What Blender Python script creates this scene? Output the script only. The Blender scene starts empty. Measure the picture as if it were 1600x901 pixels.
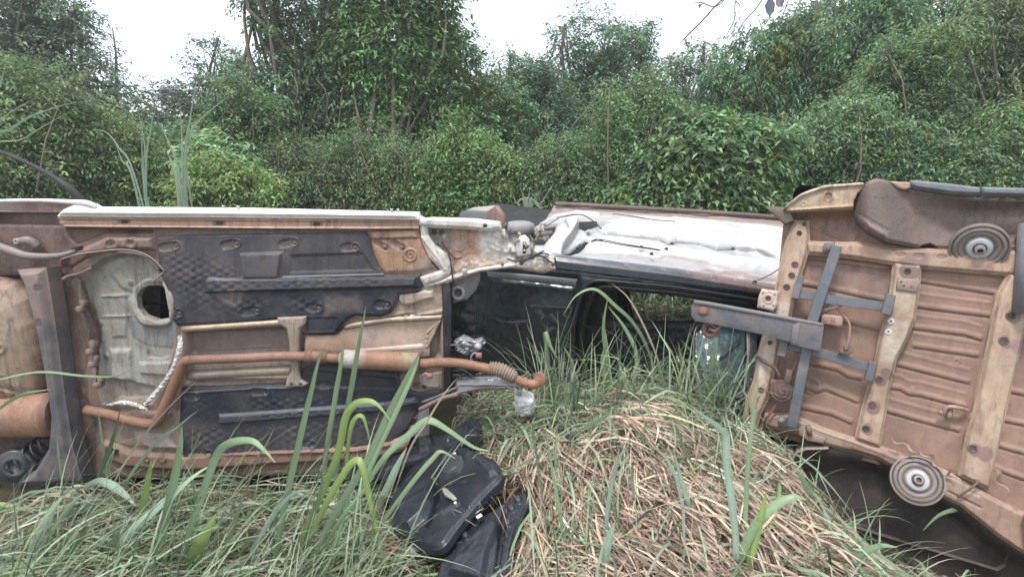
import bpy, math, random
import numpy as np
from mathutils import Vector, Matrix
from mathutils.geometry import tessellate_polygon

# ------------------------------------------------------------------ camera, sky, sun, exposure
SC = bpy.context.scene
COL = SC.collection
R = math.radians
CAMZ, PITCH, F = 2.05, R(14.5), 953.0
cam_d = bpy.data.cameras.new("camera")
cam_d.sensor_width = 36.0
cam_d.lens = 36.0 * F / 1600.0
cam_d.clip_start, cam_d.clip_end = 0.05, 2000
cam = bpy.data.objects.new("camera", cam_d)
COL.objects.link(cam)
cam.location = (0, 0, CAMZ)
cam.rotation_euler = (R(90) - PITCH, 0, 0)
SC.camera = cam

SUN_EL, SUN_AZ = R(70), R(215)        # azimuth clockwise from +Y : behind the camera, a little left
world = bpy.data.worlds.new("World")
SC.world = world
world.use_nodes = True
wn, wl = world.node_tree.nodes, world.node_tree.links
wn.clear()
w_out = wn.new("ShaderNodeOutputWorld")
w_bg = wn.new("ShaderNodeBackground")
w_bg.inputs[1].default_value = 0.108
sky = wn.new("ShaderNodeTexSky")
sky.sky_type = 'NISHITA'
sky.sun_disc = False
sky.sun_elevation = SUN_EL
sky.sun_rotation = SUN_AZ
sky.air_density, sky.dust_density, sky.ozone_density = 1.0, 3.0, 1.0
# thin bright overcast: cloud sheet over the clear sky
w_tc = wn.new("ShaderNodeTexCoord")
w_no = wn.new("ShaderNodeTexNoise")
w_no.inputs['Scale'].default_value = 2.2
w_no.inputs['Detail'].default_value = 5
w_mr = wn.new("ShaderNodeMapRange")
w_mr.inputs['From Min'].default_value = 0.30
w_mr.inputs['From Max'].default_value = 0.62
w_mr.inputs['To Min'].default_value = 0.42
w_mr.inputs['To Max'].default_value = 0.97
w_mix = wn.new("ShaderNodeMix"); w_mix.data_type = 'RGBA'
w_mix.inputs['B'].default_value = (10.2, 10.8, 11.8, 1)
wl.new(w_tc.outputs['Generated'], w_no.inputs['Vector'])
wl.new(w_no.outputs['Fac'], w_mr.inputs['Value'])
wl.new(w_mr.outputs['Result'], w_mix.inputs['Factor'])
wl.new(sky.outputs['Color'], w_mix.inputs['A'])
wl.new(w_mix.outputs['Result'], w_bg.inputs[0])
wl.new(w_bg.outputs[0], w_out.inputs[0])

sun_d = bpy.data.lights.new("sun", 'SUN')
sun_d.energy = 2.3
sun_d.angle = R(11)
sun_d.color = (1.0, 0.965, 0.90)
sun = bpy.data.objects.new("sun", sun_d)
COL.objects.link(sun)
sun.location = (-3, -8, 12)
sdir = Vector((math.sin(SUN_AZ) * math.cos(SUN_EL), math.cos(SUN_AZ) * math.cos(SUN_EL), math.sin(SUN_EL)))
sun.rotation_euler = sdir.to_track_quat('Z', 'Y').to_euler()

vs = SC.view_settings
vs.view_transform = 'Standard'
vs.look = 'None'
vs.exposure = 0.66
vs.gamma = 1.0
vs.use_curve_mapping = False
SC.cycles.max_bounces = 6
SC.cycles.diffuse_bounces = 3
SC.cycles.glossy_bounces = 3
SC.cycles.transmission_bounces = 4
SC.cycles.transparent_max_bounces = 6
SC.cycles.use_denoising = True

# ------------------------------------------------------------------ pixel -> world
FWD = np.array([0, math.cos(PITCH), -math.sin(PITCH)])
UPV = np.array([0, math.sin(PITCH), math.cos(PITCH)])
RGT = np.array([1.0, 0, 0])
CP = np.array([0, 0, CAMZ])
def rays(px, py):
    px = np.asarray(px, float); py = np.asarray(py, float)
    return (px[..., None] - 800) / F * RGT - (py[..., None] - 450.5) / F * UPV + FWD
def at(px, py, Y):
    d = rays(px, py)
    return CP + d * (Y / d[1])
class Frame:
    """a plane in the world: O + u*U + v*V, N towards the outside"""
    def __init__(s, O, a, b, flip=False):
        s.O = np.array(O, float)
        U = np.array(a, float) - s.O; U /= np.linalg.norm(U)
        V = np.array(b, float) - s.O
        V -= U * V.dot(U); V /= np.linalg.norm(V)
        N = np.cross(U, V)
        if flip: N = -N
        s.U, s.V, s.N = U, V, N
    def uv(s, px, py, h=0.0):
        d = rays(px, py)
        O = s.O + s.N * h
        t = (O - CP).dot(s.N) / (d @ s.N)
        P = CP + d * t[..., None] - O
        return P @ s.U, P @ s.V
    def w(s, u, v, h=0.0):
        u = np.asarray(u, float); v = np.asarray(v, float); h = np.asarray(h, float)
        return s.O + u[..., None] * s.U + v[..., None] * s.V + (h + 0 * u)[..., None] * s.N
    def px(s, u, v):
        P = s.w(u, v) - CP
        z = P @ FWD
        return 800 + F * (P @ RGT) / z, 450.5 - F * (P @ UPV) / z
    def P(s, px, py, h=0.0):
        u, v = s.uv(np.array([px], float), np.array([py], float), h)
        return s.w(u, v, h)[0]
    def path(s, pts, h=0.0):
        return [s.P(p[0], p[1], p[2] if len(p) > 2 else h) for p in pts]

# ------------------------------------------------------------------ noise
def vnoise(x, y, seed=0, z=None):
    """smooth pseudo noise in -1..1"""
    rg = np.random.RandomState(seed)
    out = 0
    amp, tot, f = 1.0, 0, 1.0
    for o in range(4):
        for k in range(3):
            a = rg.uniform(0, 2 * math.pi); p = rg.uniform(0, 6.28, 2)
            out = out + amp * np.sin(f * (x * math.cos(a) + y * math.sin(a)) * 6.28 + p[0] + 1.3 * np.sin(f * 4.1 * (y * math.cos(a) - x * math.sin(a)) + p[1]))
            tot += amp
        amp *= .55; f *= 2.1
    return out / tot * 1.6
def sm(x):
    x = np.clip(x, 0, 1)
    return x * x * (3 - 2 * x)

# ------------------------------------------------------------------ materials
def new_mat(name):
    m = bpy.data.materials.new(name); m.use_nodes = True
    nt = m.node_tree
    return m, nt, nt.nodes, nt.links, nt.nodes['Principled BSDF']
def surf(name, base=(.5, .5, .5), mud=(.3, .2, .14), mud_amt=.5, rough=.55, metal=0.0, scale=6.0, dark=(.05, .04, .035),
         dark_amt=.3, speck=.0, bump=.25, use_col=True, coat=0.0, spec=.5, fine=60.0, streak='z', streaks=.0):
    """weathered painted sheet: base (times the mesh's own Col) with mud film, grime and speckle from noise"""
    m, nt, n, l, b = new_mat(name)
    tc = n.new('ShaderNodeTexCoord')
    def noise(sc, det, ro=.6, vec=None):
        t = n.new('ShaderNodeTexNoise'); t.inputs['Scale'].default_value = sc
        t.inputs['Detail'].default_value = det; t.inputs['Roughness'].default_value = ro
        l.new(vec or tc.outputs['Object'], t.inputs['Vector']); return t
    def rng(src, a, bb, c, d):
        t = n.new('ShaderNodeMapRange'); t.inputs['From Min'].default_value = a; t.inputs['From Max'].default_value = bb
        t.inputs['To Min'].default_value = c; t.inputs['To Max'].default_value = d
        l.new(src, t.inputs['Value']); return t.outputs['Result']
    def mix(fac, A, B, bt='MIX'):
        t = n.new('ShaderNodeMix'); t.data_type = 'RGBA'; t.blend_type = bt
        for k, v in (('Factor', fac), ('A', A), ('B', B)):
            if isinstance(v, (int, float)): t.inputs[k].default_value = v
            elif isinstance(v, tuple): t.inputs[k].default_value = (*v, 1)
            else: l.new(v, t.inputs[k])
        return t.outputs['Result']
    n1 = noise(scale, 6, .65); n2 = noise(scale * 3.7, 5, .7); n3 = noise(fine, 3, .7)
    if use_col:
        at_ = n.new('ShaderNodeVertexColor'); at_.layer_name = 'Col'
        c = mix(1.0, at_.outputs['Color'], base, 'MULTIPLY')
    else:
        rgb = n.new('ShaderNodeRGB'); rgb.outputs[0].default_value = (*base, 1); c = rgb.outputs[0]
    c = mix(rng(n1.outputs['Fac'], .42, .68, 0, mud_amt), c, mud)
    c = mix(rng(n2.outputs['Fac'], .55, .75, 0, dark_amt), c, dark)
    if speck: c = mix(rng(n3.outputs['Fac'], .56, .66, 0, speck), c, mud)
    # run-down streaks of dried dirt
    mp = n.new('ShaderNodeMapping'); mp.inputs['Scale'].default_value = (1, 1, .10) if streak == 'z' else (.12, 1, 1)
    l.new(tc.outputs['Object'], mp.inputs['Vector'])
    n4 = noise(26, 4, .65, mp.outputs[0]); n5 = noise(1.7, 4, .6)
    sk = n.new('ShaderNodeMath'); sk.operation = 'MULTIPLY'
    l.new(rng(n4.outputs['Fac'], .50, .66, 0, streaks), sk.inputs[0]); l.new(rng(n5.outputs['Fac'], .40, .60, 0, 1), sk.inputs[1])
    c = mix(sk.outputs[0], c, dark)
    c = mix(1.0, c, rng(n5.outputs['Fac'], .35, .65, .80, 1.15), 'MULTIPLY')
    c = mix(1.0, c, rng(n2.outputs['Fac'], .3, .7, .80, 1.16), 'MULTIPLY')
    l.new(c, b.inputs['Base Color'])
    l.new(rng(n1.outputs['Fac'], .35, .7, rough * .8, min(1, rough * 1.35)), b.inputs['Roughness'])
    b.inputs['Metallic'].default_value = metal
    b.inputs['Specular IOR Level'].default_value = spec
    b.inputs['Coat Weight'].default_value = coat
    b.inputs['Coat Roughness'].default_value = .12
    bm_ = n.new('ShaderNodeBump'); bm_.inputs['Strength'].default_value = bump; bm_.inputs['Distance'].default_value = .004
    ad = n.new('ShaderNodeMath'); ad.operation = 'ADD'
    l.new(n3.outputs['Fac'], ad.inputs[0]); l.new(n2.outputs['Fac'], ad.inputs[1])
    l.new(ad.outputs[0], bm_.inputs['Height']); l.new(bm_.outputs[0], b.inputs['Normal'])
    return m
def leafmat(name, rough=.5, trans=.35, tint=(1, 1, 1), spots=0):
    m, nt, n, l, b = new_mat(name)
    vc = n.new('ShaderNodeVertexColor'); vc.layer_name = 'Col'
    mx = n.new('ShaderNodeMix'); mx.data_type = 'RGBA'; mx.blend_type = 'MULTIPLY'; mx.inputs['Factor'].default_value = 1
    mx.inputs['B'].default_value = (*tint, 1)
    l.new(vc.outputs['Color'], mx.inputs['A'])
    if spots:
        tc = n.new('ShaderNodeTexCoord'); tn = n.new('ShaderNodeTexNoise'); tn.inputs['Scale'].default_value = 75; tn.inputs['Detail'].default_value = 3
        l.new(tc.outputs['Object'], tn.inputs['Vector'])
        mr = n.new('ShaderNodeMapRange'); mr.inputs['From Min'].default_value = .60; mr.inputs['From Max'].default_value = .72; mr.inputs['To Max'].default_value = spots
        l.new(tn.outputs['Fac'], mr.inputs['Value'])
        m2 = n.new('ShaderNodeMix'); m2.data_type = 'RGBA'; m2.inputs['B'].default_value = (.22, .15, .08, 1)
        l.new(mr.outputs['Result'], m2.inputs['Factor']); l.new(mx.outputs['Result'], m2.inputs['A']); mx = m2
    l.new(mx.outputs['Result'], b.inputs['Base Color'])
    b.inputs['Roughness'].default_value = rough
    b.inputs['Specular IOR Level'].default_value = .4
    if trans:
        tr = n.new('ShaderNodeBsdfTranslucent')
        l.new(mx.outputs['Result'], tr.inputs['Color'])
        ms = n.new('ShaderNodeMixShader'); ms.inputs[0].default_value = trans
        out = n['Material Output']
        l.new(b.outputs[0], ms.inputs[1]); l.new(tr.outputs[0], ms.inputs[2]); l.new(ms.outputs[0], out.inputs['Surface'])
    return m

# ------------------------------------------------------------------ mesh linking
def tag(o, label=None, cat=None, group=None, kind=None):
    if label: o['label'] = label
    if cat: o['category'] = cat
    if group: o['group'] = group
    if kind: o['kind'] = kind
    return o
MW = {}
def thing(name, label, cat, loc, group=None, rz=0.0):
    o = bpy.data.objects.new(name, None); COL.objects.link(o)
    o.location = tuple(loc); o.rotation_euler = (0, 0, rz)
    o.empty_display_size = .2
    MW[o.name] = Matrix.Translation(Vector(loc)) @ Matrix.Rotation(rz, 4, 'Z')
    tag(o, label, cat, group)
    return o
def raw_mesh(name, V, faces=None, quads=None, tris=None, cols=None, mat=None, smooth=True):
    me = bpy.data.meshes.new(name)
    if faces is not None:
        me.from_pydata([tuple(map(float, v)) for v in V], [], faces)
    else:
        V = np.asarray(V, np.float32)
        L, S = [], []
        off = 0
        loops = []; starts = []; 
        if quads is not None and len(quads):
            q = np.asarray(quads, np.int32); loops.append(q.ravel()); starts.append(off + 4 * np.arange(len(q))); off += q.size
        if tris is not None and len(tris):
            t = np.asarray(tris, np.int32); loops.append(t.ravel()); starts.append(off + 3 * np.arange(len(t))); off += t.size
        loops = np.concatenate(loops); starts = np.concatenate(starts)
        me.vertices.add(len(V)); me.vertices.foreach_set('co', V.ravel())
        me.loops.add(len(loops)); me.loops.foreach_set('vertex_index', loops)
        me.polygons.add(len(starts)); me.polygons.foreach_set('loop_start', starts.astype(np.int32))
        me.update(calc_edges=True)
        me.validate()
    if cols is not None:
        ca = me.color_attributes.new('Col', 'FLOAT_COLOR', 'POINT')
        c = np.ones((len(me.vertices), 4), np.float32)
        cols = np.asarray(cols, np.float32)
        c[:, :3] = cols
        ca.data.foreach_set('color', c.ravel())
    me.polygons.foreach_set('use_smooth', np.full(len(me.polygons), bool(smooth)))
    if mat: me.materials.append(mat)
    me.update()
    return me
def link(name, me, parent=None):
    o = bpy.data.objects.new(name, me); COL.objects.link(o)
    if parent is not None:
        o.parent = parent
        M = MW[parent.name] if parent.name in MW else Matrix()
        me.transform(M.inverted())
        MW[o.name] = M
    return o
def put(name, V, faces=None, mat=None, parent=None, cols=None, smooth=True, **k):
    if cols is None: cols = np.ones((len(V), 3))
    elif isinstance(cols, tuple): cols = np.tile(np.array(cols), (len(V), 1))
    return link(name, raw_mesh(name, V, faces=faces, cols=cols, mat=mat, smooth=smooth, **k), parent)

class MB:
    """collects primitives in world coordinates, builds ONE mesh"""
    def __init__(s): s.V = []; s.Fc = []; s.C = []; s.n = 0
    def add(s, V, faces, col=(1, 1, 1)):
        V = np.asarray(V, float)
        s.V.append(V); s.Fc += [tuple(int(i) + s.n for i in f) for f in faces]
        c = np.asarray(col, float)
        s.C.append(np.tile(c, (len(V), 1)) if c.ndim == 1 else c)
        s.n += len(V)
        return s
    def build(s, name, mat, parent=None, smooth=True, sharp=None):
        o = put(name, np.concatenate(s.V), s.Fc, mat, parent, np.concatenate(s.C), smooth)
        if sharp is not None:
            o.data.set_sharp_from_angle(angle=R(sharp))
        return o
    def tube(s, pts, r, seg=10, col=(1, 1, 1), sub=4, cap=True, spline=True):
        pts = np.array(pts, float)
        rr = np.full(len(pts), r) if np.isscalar(r) else np.array(r, float)
        if spline and len(pts) > 2:
            pts, rr = catmull(pts, sub, rr)
        n = len(pts)
        T = np.gradient(pts, axis=0); T /= np.linalg.norm(T, axis=1)[:, None] + 1e-9
        a = np.array([0, 0, 1.0]) if abs(T[0][2]) < .9 else np.array([1.0, 0, 0])
        X = np.cross(T[0], a); X /= np.linalg.norm(X)
        V = []
        for i in range(n):
            X = X - T[i] * X.dot(T[i]); X /= np.linalg.norm(X) + 1e-9
            Y = np.cross(T[i], X)
            th = np.arange(seg) * 2 * math.pi / seg
            V.append(pts[i] + rr[i] * (np.cos(th)[:, None] * X + np.sin(th)[:, None] * Y))
        V = np.concatenate(V)
        Fa = []
        for i in range(n - 1):
            for j in range(seg):
                k = (j + 1) % seg
                Fa.append((i * seg + j, i * seg + k, (i + 1) * seg + k, (i + 1) * seg + j))
        if cap:
            Fa.append(tuple(range(seg - 1, -1, -1))); Fa.append(tuple((n - 1) * seg + j for j in range(seg)))
        return s.add(V, Fa, col)
    def lathe(s, C, axis, prof, seg=28, col=(1, 1, 1), X=None, sq=1.0, cap=True):
        """prof: (radius, height along axis); a per-ring colour may be the third item"""
        C = np.array(C, float); A = np.array(axis, float); A /= np.linalg.norm(A)
        if X is None: X = np.array([0, 0, 1.0]) if abs(A[2]) < .9 else np.array([1.0, 0, 0])
        X = X - A * A.dot(X); X /= np.linalg.norm(X); Y = np.cross(A, X)
        th = np.arange(seg) * 2 * math.pi / seg
        V = []; cc = []
        for p in prof:
            V.append(C + A * p[1] + p[0] * (np.cos(th)[:, None] * X + sq * np.sin(th)[:, None] * Y))
            cc.append(np.tile(np.array(p[2] if len(p) > 2 else col, float), (seg, 1)))
        Fa = []
        for i in range(len(prof) - 1):
            for j in range(seg):
                k = (j + 1) % seg
                Fa.append((i * seg + j, i * seg + k, (i + 1) * seg + k, (i + 1) * seg + j))
        if cap:
            Fa.append(tuple((len(prof) - 1) * seg + j for j in range(seg)))
            Fa.append(tuple(range(seg - 1, -1, -1)))
        return s.add(np.concatenate(V), Fa, np.concatenate(cc))
    def box(s, C, ax, ay, az, col=(1, 1, 1), ch=.15):
        """box with chamfered corners; ax, ay, az are half-extent vectors"""
        C, ax, ay, az = [np.array(q, float) for q in (C, ax, ay, az)]
        c = ch * min(np.linalg.norm(ax), np.linalg.norm(ay), np.linalg.norm(az))
        la, lb, lc = [np.linalg.norm(q) for q in (ax, ay, az)]
        def ring(sa, sb, h):
            o = []
            for (i, j) in ((-1, -1), (1, -1), (1, 1), (-1, 1)):
                o.append(C + ax * i * sa + ay * j * sb + az * h)
            return o
        i1a, i1b, i1c = 1 - c / la, 1 - c / lb, 1 - c / lc
        V = ring(i1a, i1b, -1) + ring(1, 1, -i1c) + ring(1, 1, i1c) + ring(i1a, i1b, 1)
        Fa = [(3, 2, 1, 0), (12, 13, 14, 15)]
        for i in range(3):
            for j in range(4):
                k = (j + 1) % 4
                Fa.append((i * 4 + j, i * 4 + k, i * 4 + 4 + k, i * 4 + 4 + j))
        return s.add(V, Fa, col)
    def bar(s, p, q, w, h, N, col=(1, 1, 1)):
        """rectangular bar from p to q, width w across, height h along N"""
        p, q, N = [np.array(k, float) for k in (p, q, N)]
        d = (q - p) / 2; N = N / np.linalg.norm(N)
        W = np.cross(d / np.linalg.norm(d), N); W /= np.linalg.norm(W)
        return s.box((p + q) / 2, d, W * w / 2, N * h / 2, col)
    def plate(s, fr, poly, h0, h1, inset=2.0, col=(1, 1, 1)):
        """prism over a pixel-traced outline on a frame, with a chamfered face"""
        p = np.array(poly, float)
        c = offset_poly(p, inset)
        def lay(pp, h):
            u, v = fr.uv(p[:, 0], p[:, 1])
            if pp is not p:
                u2, v2 = fr.uv(pp[:, 0], pp[:, 1]); u, v = u2, v2
            return fr.w(u, v, h)
        n = len(p); e = min(.004, abs(h1 - h0) * .4)
        V = np.concatenate([lay(p, h0), lay(p, h1 - e), lay(c, h1)])
        Fa = []
        for i in range(2):
            for j in range(n):
                k = (j + 1) % n
                Fa.append((i * n + j, i * n + k, i * n + n + k, i * n + n + j))
        for t in tessellate_polygon([[Vector((q[0], q[1], 0)) for q in c]]):
            Fa.append(tuple(2 * n + i for i in t))
        for t in tessellate_polygon([[Vector((q[0], q[1], 0)) for q in p]]):
            Fa.append(tuple(i for i in reversed(t)))
        return s.add(V, Fa, col)
def catmull(P, sub, rr=None):
    P = np.asarray(P, float)
    Q = np.vstack([2 * P[0] - P[1], P, 2 * P[-1] - P[-2]])
    out, ro = [], []
    for i in range(1, len(Q) - 2):
        for k in range(sub):
            t = k / sub
            out.append(.5 * ((2 * Q[i]) + (-Q[i - 1] + Q[i + 1]) * t + (2 * Q[i - 1] - 5 * Q[i] + 4 * Q[i + 1] - Q[i + 2]) * t * t + (-Q[i - 1] + 3 * Q[i] - 3 * Q[i + 1] + Q[i + 2]) * t ** 3))
            if rr is not None: ro.append(rr[i - 1] * (1 - t) + rr[i] * t)
    out.append(P[-1])
    if rr is not None: ro.append(rr[-1]); return np.array(out), np.array(ro)
    return np.array(out)
def area(p):
    return .5 * np.sum(p[:, 0] * np.roll(p[:, 1], -1) - np.roll(p[:, 0], -1) * p[:, 1])
def offset_poly(p, d):
    """move each corner inwards by d"""
    sgn = 1 if area(p) > 0 else -1
    a = np.roll(p, 1, 0); b = np.roll(p, -1, 0)
    e1 = p - a; e2 = b - p
    n1 = np.stack([-e1[:, 1], e1[:, 0]], 1); n2 = np.stack([-e2[:, 1], e2[:, 0]], 1)
    n1 /= np.linalg.norm(n1, axis=1)[:, None] + 1e-9; n2 /= np.linalg.norm(n2, axis=1)[:, None] + 1e-9
    m = n1 + n2; m /= np.linalg.norm(m, axis=1)[:, None] + 1e-9
    k = 1 / np.maximum(.5, (m * n1).sum(1))
    return p + sgn * m * d * k[:, None]

# ------------------------------------------------------------------ stamped sheet metal
def pdist(X, Y, poly, closed=True):
    P = np.asarray(poly, float)
    d = np.full(X.shape, 1e9); cx = np.zeros(X.shape); cy = np.zeros(X.shape)
    n = len(P)
    for i in range(n if closed else n - 1):
        a, b = P[i][:2], P[(i + 1) % n][:2]
        e = b - a; L = e.dot(e) + 1e-12
        t = np.clip(((X - a[0]) * e[0] + (Y - a[1]) * e[1]) / L, 0, 1)
        qx, qy = a[0] + t * e[0], a[1] + t * e[1]
        dd = np.hypot(X - qx, Y - qy)
        m = dd < d
        d = np.where(m, dd, d); cx = np.where(m, qx, cx); cy = np.where(m, qy, cy)
    return d, cx, cy
def inside(X, Y, poly):
    P = np.asarray(poly, float); r = np.zeros(X.shape, bool); n = len(P)
    for i in range(n):
        x1, y1 = P[i][:2]; x2, y2 = P[(i + 1) % n][:2]
        if y1 == y2: continue
        c = ((y1 > Y) != (y2 > Y)) & (X < (x2 - x1) * (Y - y1) / (y2 - y1) + x1)
        r ^= c
    return r
def sdf(X, Y, poly):
    d, _, _ = pdist(X, Y, poly)
    return np.where(inside(X, Y, poly), d, -d)
def ell(cx, cy, rx, ry, n=28, rot=0.0):
    t = np.arange(n) * 2 * math.pi / n
    c, s_ = math.cos(rot), math.sin(rot)
    x = rx * np.cos(t); y = ry * np.sin(t)
    return np.stack([cx + x * c - y * s_, cy + x * s_ + y * c], 1)
class Sheet:
    """pressed sheet: outline traced on the frame, relief given by stamps (pixels; heights in metres)"""
    def __init__(s, fr, outline, h=0.0, step=.005, holes=(), rim=.0, rimw=4.0, thick=.02, col=(1, 1, 1)):
        s.fr = fr; s.out = np.array(outline, float); s.holes = [np.array(q, float) for q in holes]
        u, v = fr.uv(s.out[:, 0], s.out[:, 1])
        nu = int((u.max() - u.min()) / step) + 2; nv = int((v.max() - v.min()) / step) + 2
        s.nu, s.nv = nu, nv
        uu = np.linspace(u.min(), u.max(), nu); vv = np.linspace(v.min(), v.max(), nv)
        s.u, s.v = np.meshgrid(uu, vv)
        s.X, s.Y = fr.px(s.u, s.v)
        s.h = np.full(s.u.shape, float(h)); s.c = np.tile(np.array(col, float), (*s.u.shape, 1))
        s.thick = thick
        s.rim, s.rimw = rim, rimw
    def _win(s, P, m):
        P = np.asarray(P, float)
        x0, y0 = P[:, 0].min() - m, P[:, 1].min() - m; x1, y1 = P[:, 0].max() + m, P[:, 1].max() + m
        w = (s.X >= x0) & (s.X <= x1) & (s.Y >= y0) & (s.Y <= y1)
        return w
    def poly(s, P, h=0.0, edge=4.0, col=None, ca=1.0, soft=None, wob=0.0, level=False):
        w = s._win(P, 30 + edge)
        if not w.any(): return s
        X, Y = s.X[w], s.Y[w]
        if wob: X = X + wob * vnoise(X / 60, Y / 60, 5); Y = Y + wob * vnoise(X / 60, Y / 60, 6)
        d = sdf(X, Y, P)
        if h or level:
            k = sm(d / edge + (.5 if edge < 3 else 0))
            s.h[w] = s.h[w] * (1 - k) + h * k if level else s.h[w] + h * k
        if col is not None:
            e = soft or 2.0
            k = (sm(d / e + .5) * ca)[:, None]
            s.c[w] = s.c[w] * (1 - k) + np.array(col) * k
        return s
    def line(s, P, width, h=0.0, edge=3.0, col=None, ca=1.0, soft=2.0, wob=0):
        w = s._win(P, width + edge + soft + 4)
        if not w.any(): return s
        X, Y = s.X[w], s.Y[w]
        d, _, _ = pdist(X, Y, P, closed=False)
        if wob: d = d + wob * vnoise(X / 40, Y / 40, 9)
        if h: s.h[w] += h * sm((width / 2 - d) / edge + .5)
        if col is not None:
            k = (sm((width / 2 - d) / soft + .5) * ca)[:, None]
            s.c[w] = s.c[w] * (1 - k) + np.array(col) * k
        return s
    def circ(s, x, y, r, h=0.0, edge=3.0, col=None, ca=1.0, soft=1.5, sy=1.0):
        w = s._win([[x, y]], r + edge + soft + 4)
        if not w.any(): return s
        d = r - np.hypot(s.X[w] - x, (s.Y[w] - y) / sy)
        if h: s.h[w] += h * sm(d / edge + .5)
        if col is not None:
            k = (sm(d / soft + .5) * ca)[:, None]
            s.c[w] = s.c[w] * (1 - k) + np.array(col) * k
        return s
    def ringb(s, x, y, r, w_, h, col=None, ca=1.0):
        w = s._win([[x, y]], r + w_ + 6)
        if not w.any(): return s
        d = np.abs(np.hypot(s.X[w] - x, s.Y[w] - y) - r)
        s.h[w] += h * sm((w_ / 2 - d) / (w_ * .5) + .5)
        if col is not None:
            k = (sm((w_ / 2 - d) / 1.5 + .5) * ca)[:, None]
            s.c[w] = s.c[w] * (1 - k) + np.array(col) * k
        return s
    def dent(s, amp, scale=.25, seed=1):
        s.h += amp * vnoise(s.u / scale / 3, s.v / scale / 3, seed); return s
    def tone(s, amp, scale=.3, seed=2, col=None):
        k = np.clip(vnoise(s.u / scale / 3, s.v / scale / 3, seed), -1, 1)[..., None]
        if col is None: s.c *= 1 + amp * k
        else:
            k = np.clip(k, 0, 1) * amp
            s.c = s.c * (1 - k) + np.array(col) * k
        return s
    def build(s, name, mat, parent):
        X, Y = s.X, s.Y
        xc = (X[:-1, :-1] + X[1:, 1:]) / 2; yc = (Y[:-1, :-1] + Y[1:, 1:]) / 2
        keep = inside(xc, yc, s.out)
        for q in s.holes: keep &= ~inside(xc, yc, q)
        if s.rim:
            d = pdist(X, Y, s.out)[0]
            for q in s.holes: d = np.minimum(d, pdist(X, Y, q)[0])
            s.h -= s.rim * (1 - sm(d / s.rimw)) 
        ids = np.arange(s.nu * s.nv).reshape(s.nv, s.nu)
        a, b, c, d_ = ids[:-1, :-1][keep], ids[:-1, 1:][keep], ids[1:, 1:][keep], ids[1:, :-1][keep]
        Q = np.stack([a, b, c, d_], 1)
        # orientation: N must be the face normal
        if np.dot(np.cross(s.fr.U, s.fr.V), s.fr.N) < 0: Q = Q[:, ::-1]
        E = np.concatenate([Q[:, [0, 1]], Q[:, [1, 2]], Q[:, [2, 3]], Q[:, [3, 0]]])
        key = E.min(1).astype(np.int64) * (s.nu * s.nv) + E.max(1)
        uq, inv, cnt = np.unique(key, return_inverse=True, return_counts=True)
        B = E[cnt[inv] == 1]
        bv = np.unique(B)
        u = s.u.ravel().copy(); v = s.v.ravel().copy()
        bx, by = X.ravel()[bv], Y.ravel()[bv]
        d0, qx, qy = pdist(bx, by, s.out)
        for q in s.holes:
            d1, x1, y1 = pdist(bx, by, q)
            m = d1 < d0
            d0 = np.where(m, d1, d0); qx = np.where(m, x1, qx); qy = np.where(m, y1, qy)
        nu_, nv_ = s.fr.uv(qx, qy)
        ok = np.hypot(nu_ - u[bv], nv_ - v[bv]) < .03
        u[bv] = np.where(ok, nu_, u[bv]); v[bv] = np.where(ok, nv_, v[bv])
        P = s.fr.w(u, v, s.h.ravel()); C = s.c.reshape(-1, 3)
        used = np.unique(Q)
        remap = -np.ones(len(P), int); remap[used] = np.arange(len(used))
        nb = len(used); remb = -np.ones(len(P), int); remb[bv] = nb + np.arange(len(bv))
        P2 = np.concatenate([P[used], P[bv] - s.fr.N * s.thick]); C2 = np.concatenate([C[used], C[bv]])
        Q2 = remap[Q]
        S = np.stack([remap[B[:, 1]], remap[B[:, 0]], remb[B[:, 0]], remb[B[:, 1]]], 1)
        me = raw_mesh(name, P2, quads=np.concatenate([Q2, S]), cols=C2, mat=mat)
        o = link(name, me, parent)
        me.set_sharp_from_angle(angle=R(50))
        return o
# ------------------------------------------------------------------ ground
def ground_z(x, y):
    x = np.asarray(x, float); y = np.asarray(y, float)
    z = .34 * sm((3.2 - y) / 3.6) - .12 * sm((-.2 - x) / .6) * sm((y - 1.6) / 1.0)                                      # bank rising towards the camera
    z = z + .40 * np.exp(-(np.abs((x - .68) / .98) ** 2.0 + ((y - 3.0) / .95) ** 2))   # heap of flattened straw
    z = z + .10 * np.exp(-(((x - 1.0) / .8) ** 2 + ((y - 2.2) / .6) ** 2))
    z = z - .47 * sm((x - 1.28) / .80) * sm((y - 1.75) / .8) * sm((4.6 - y) / .8)
    z = z + .028 * vnoise(x * .9, y * .9, 19) * sm((5 - np.abs(x)) / 2) * sm((5 - y) / 1.5)
    z = z + .05 * vnoise(x / 4, y / 4, 3) + .3 * sm((np.hypot(x, y - 3) - 12) / 30) * 1.0
    return z
def ground():
    a = np.concatenate([-np.geomspace(6, 400, 26)[::-1], np.linspace(-5.9, 5.9, 100), np.geomspace(6, 400, 26)])
    X, Y = np.meshgrid(a, a + 3)
    Z = ground_z(X, Y)
    n = len(a)
    V = np.stack([X, Y, Z], -1).reshape(-1, 3)
    i = np.arange(n * n).reshape(n, n)
    Q = np.stack([i[:-1, :-1], i[:-1, 1:], i[1:, 1:], i[1:, :-1]], -1).reshape(-1, 4)
    m = surf('soil', base=(.055, .045, .03), mud=(.08, .075, .04), mud_amt=.7, rough=.95, scale=3, dark=(.04, .05, .02), dark_amt=.6, use_col=False, bump=.8, spec=.1, fine=40)
    o = link('ground', raw_mesh('ground', V, quads=Q, mat=m))
    tag(o, kind='structure')
ground()

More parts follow.
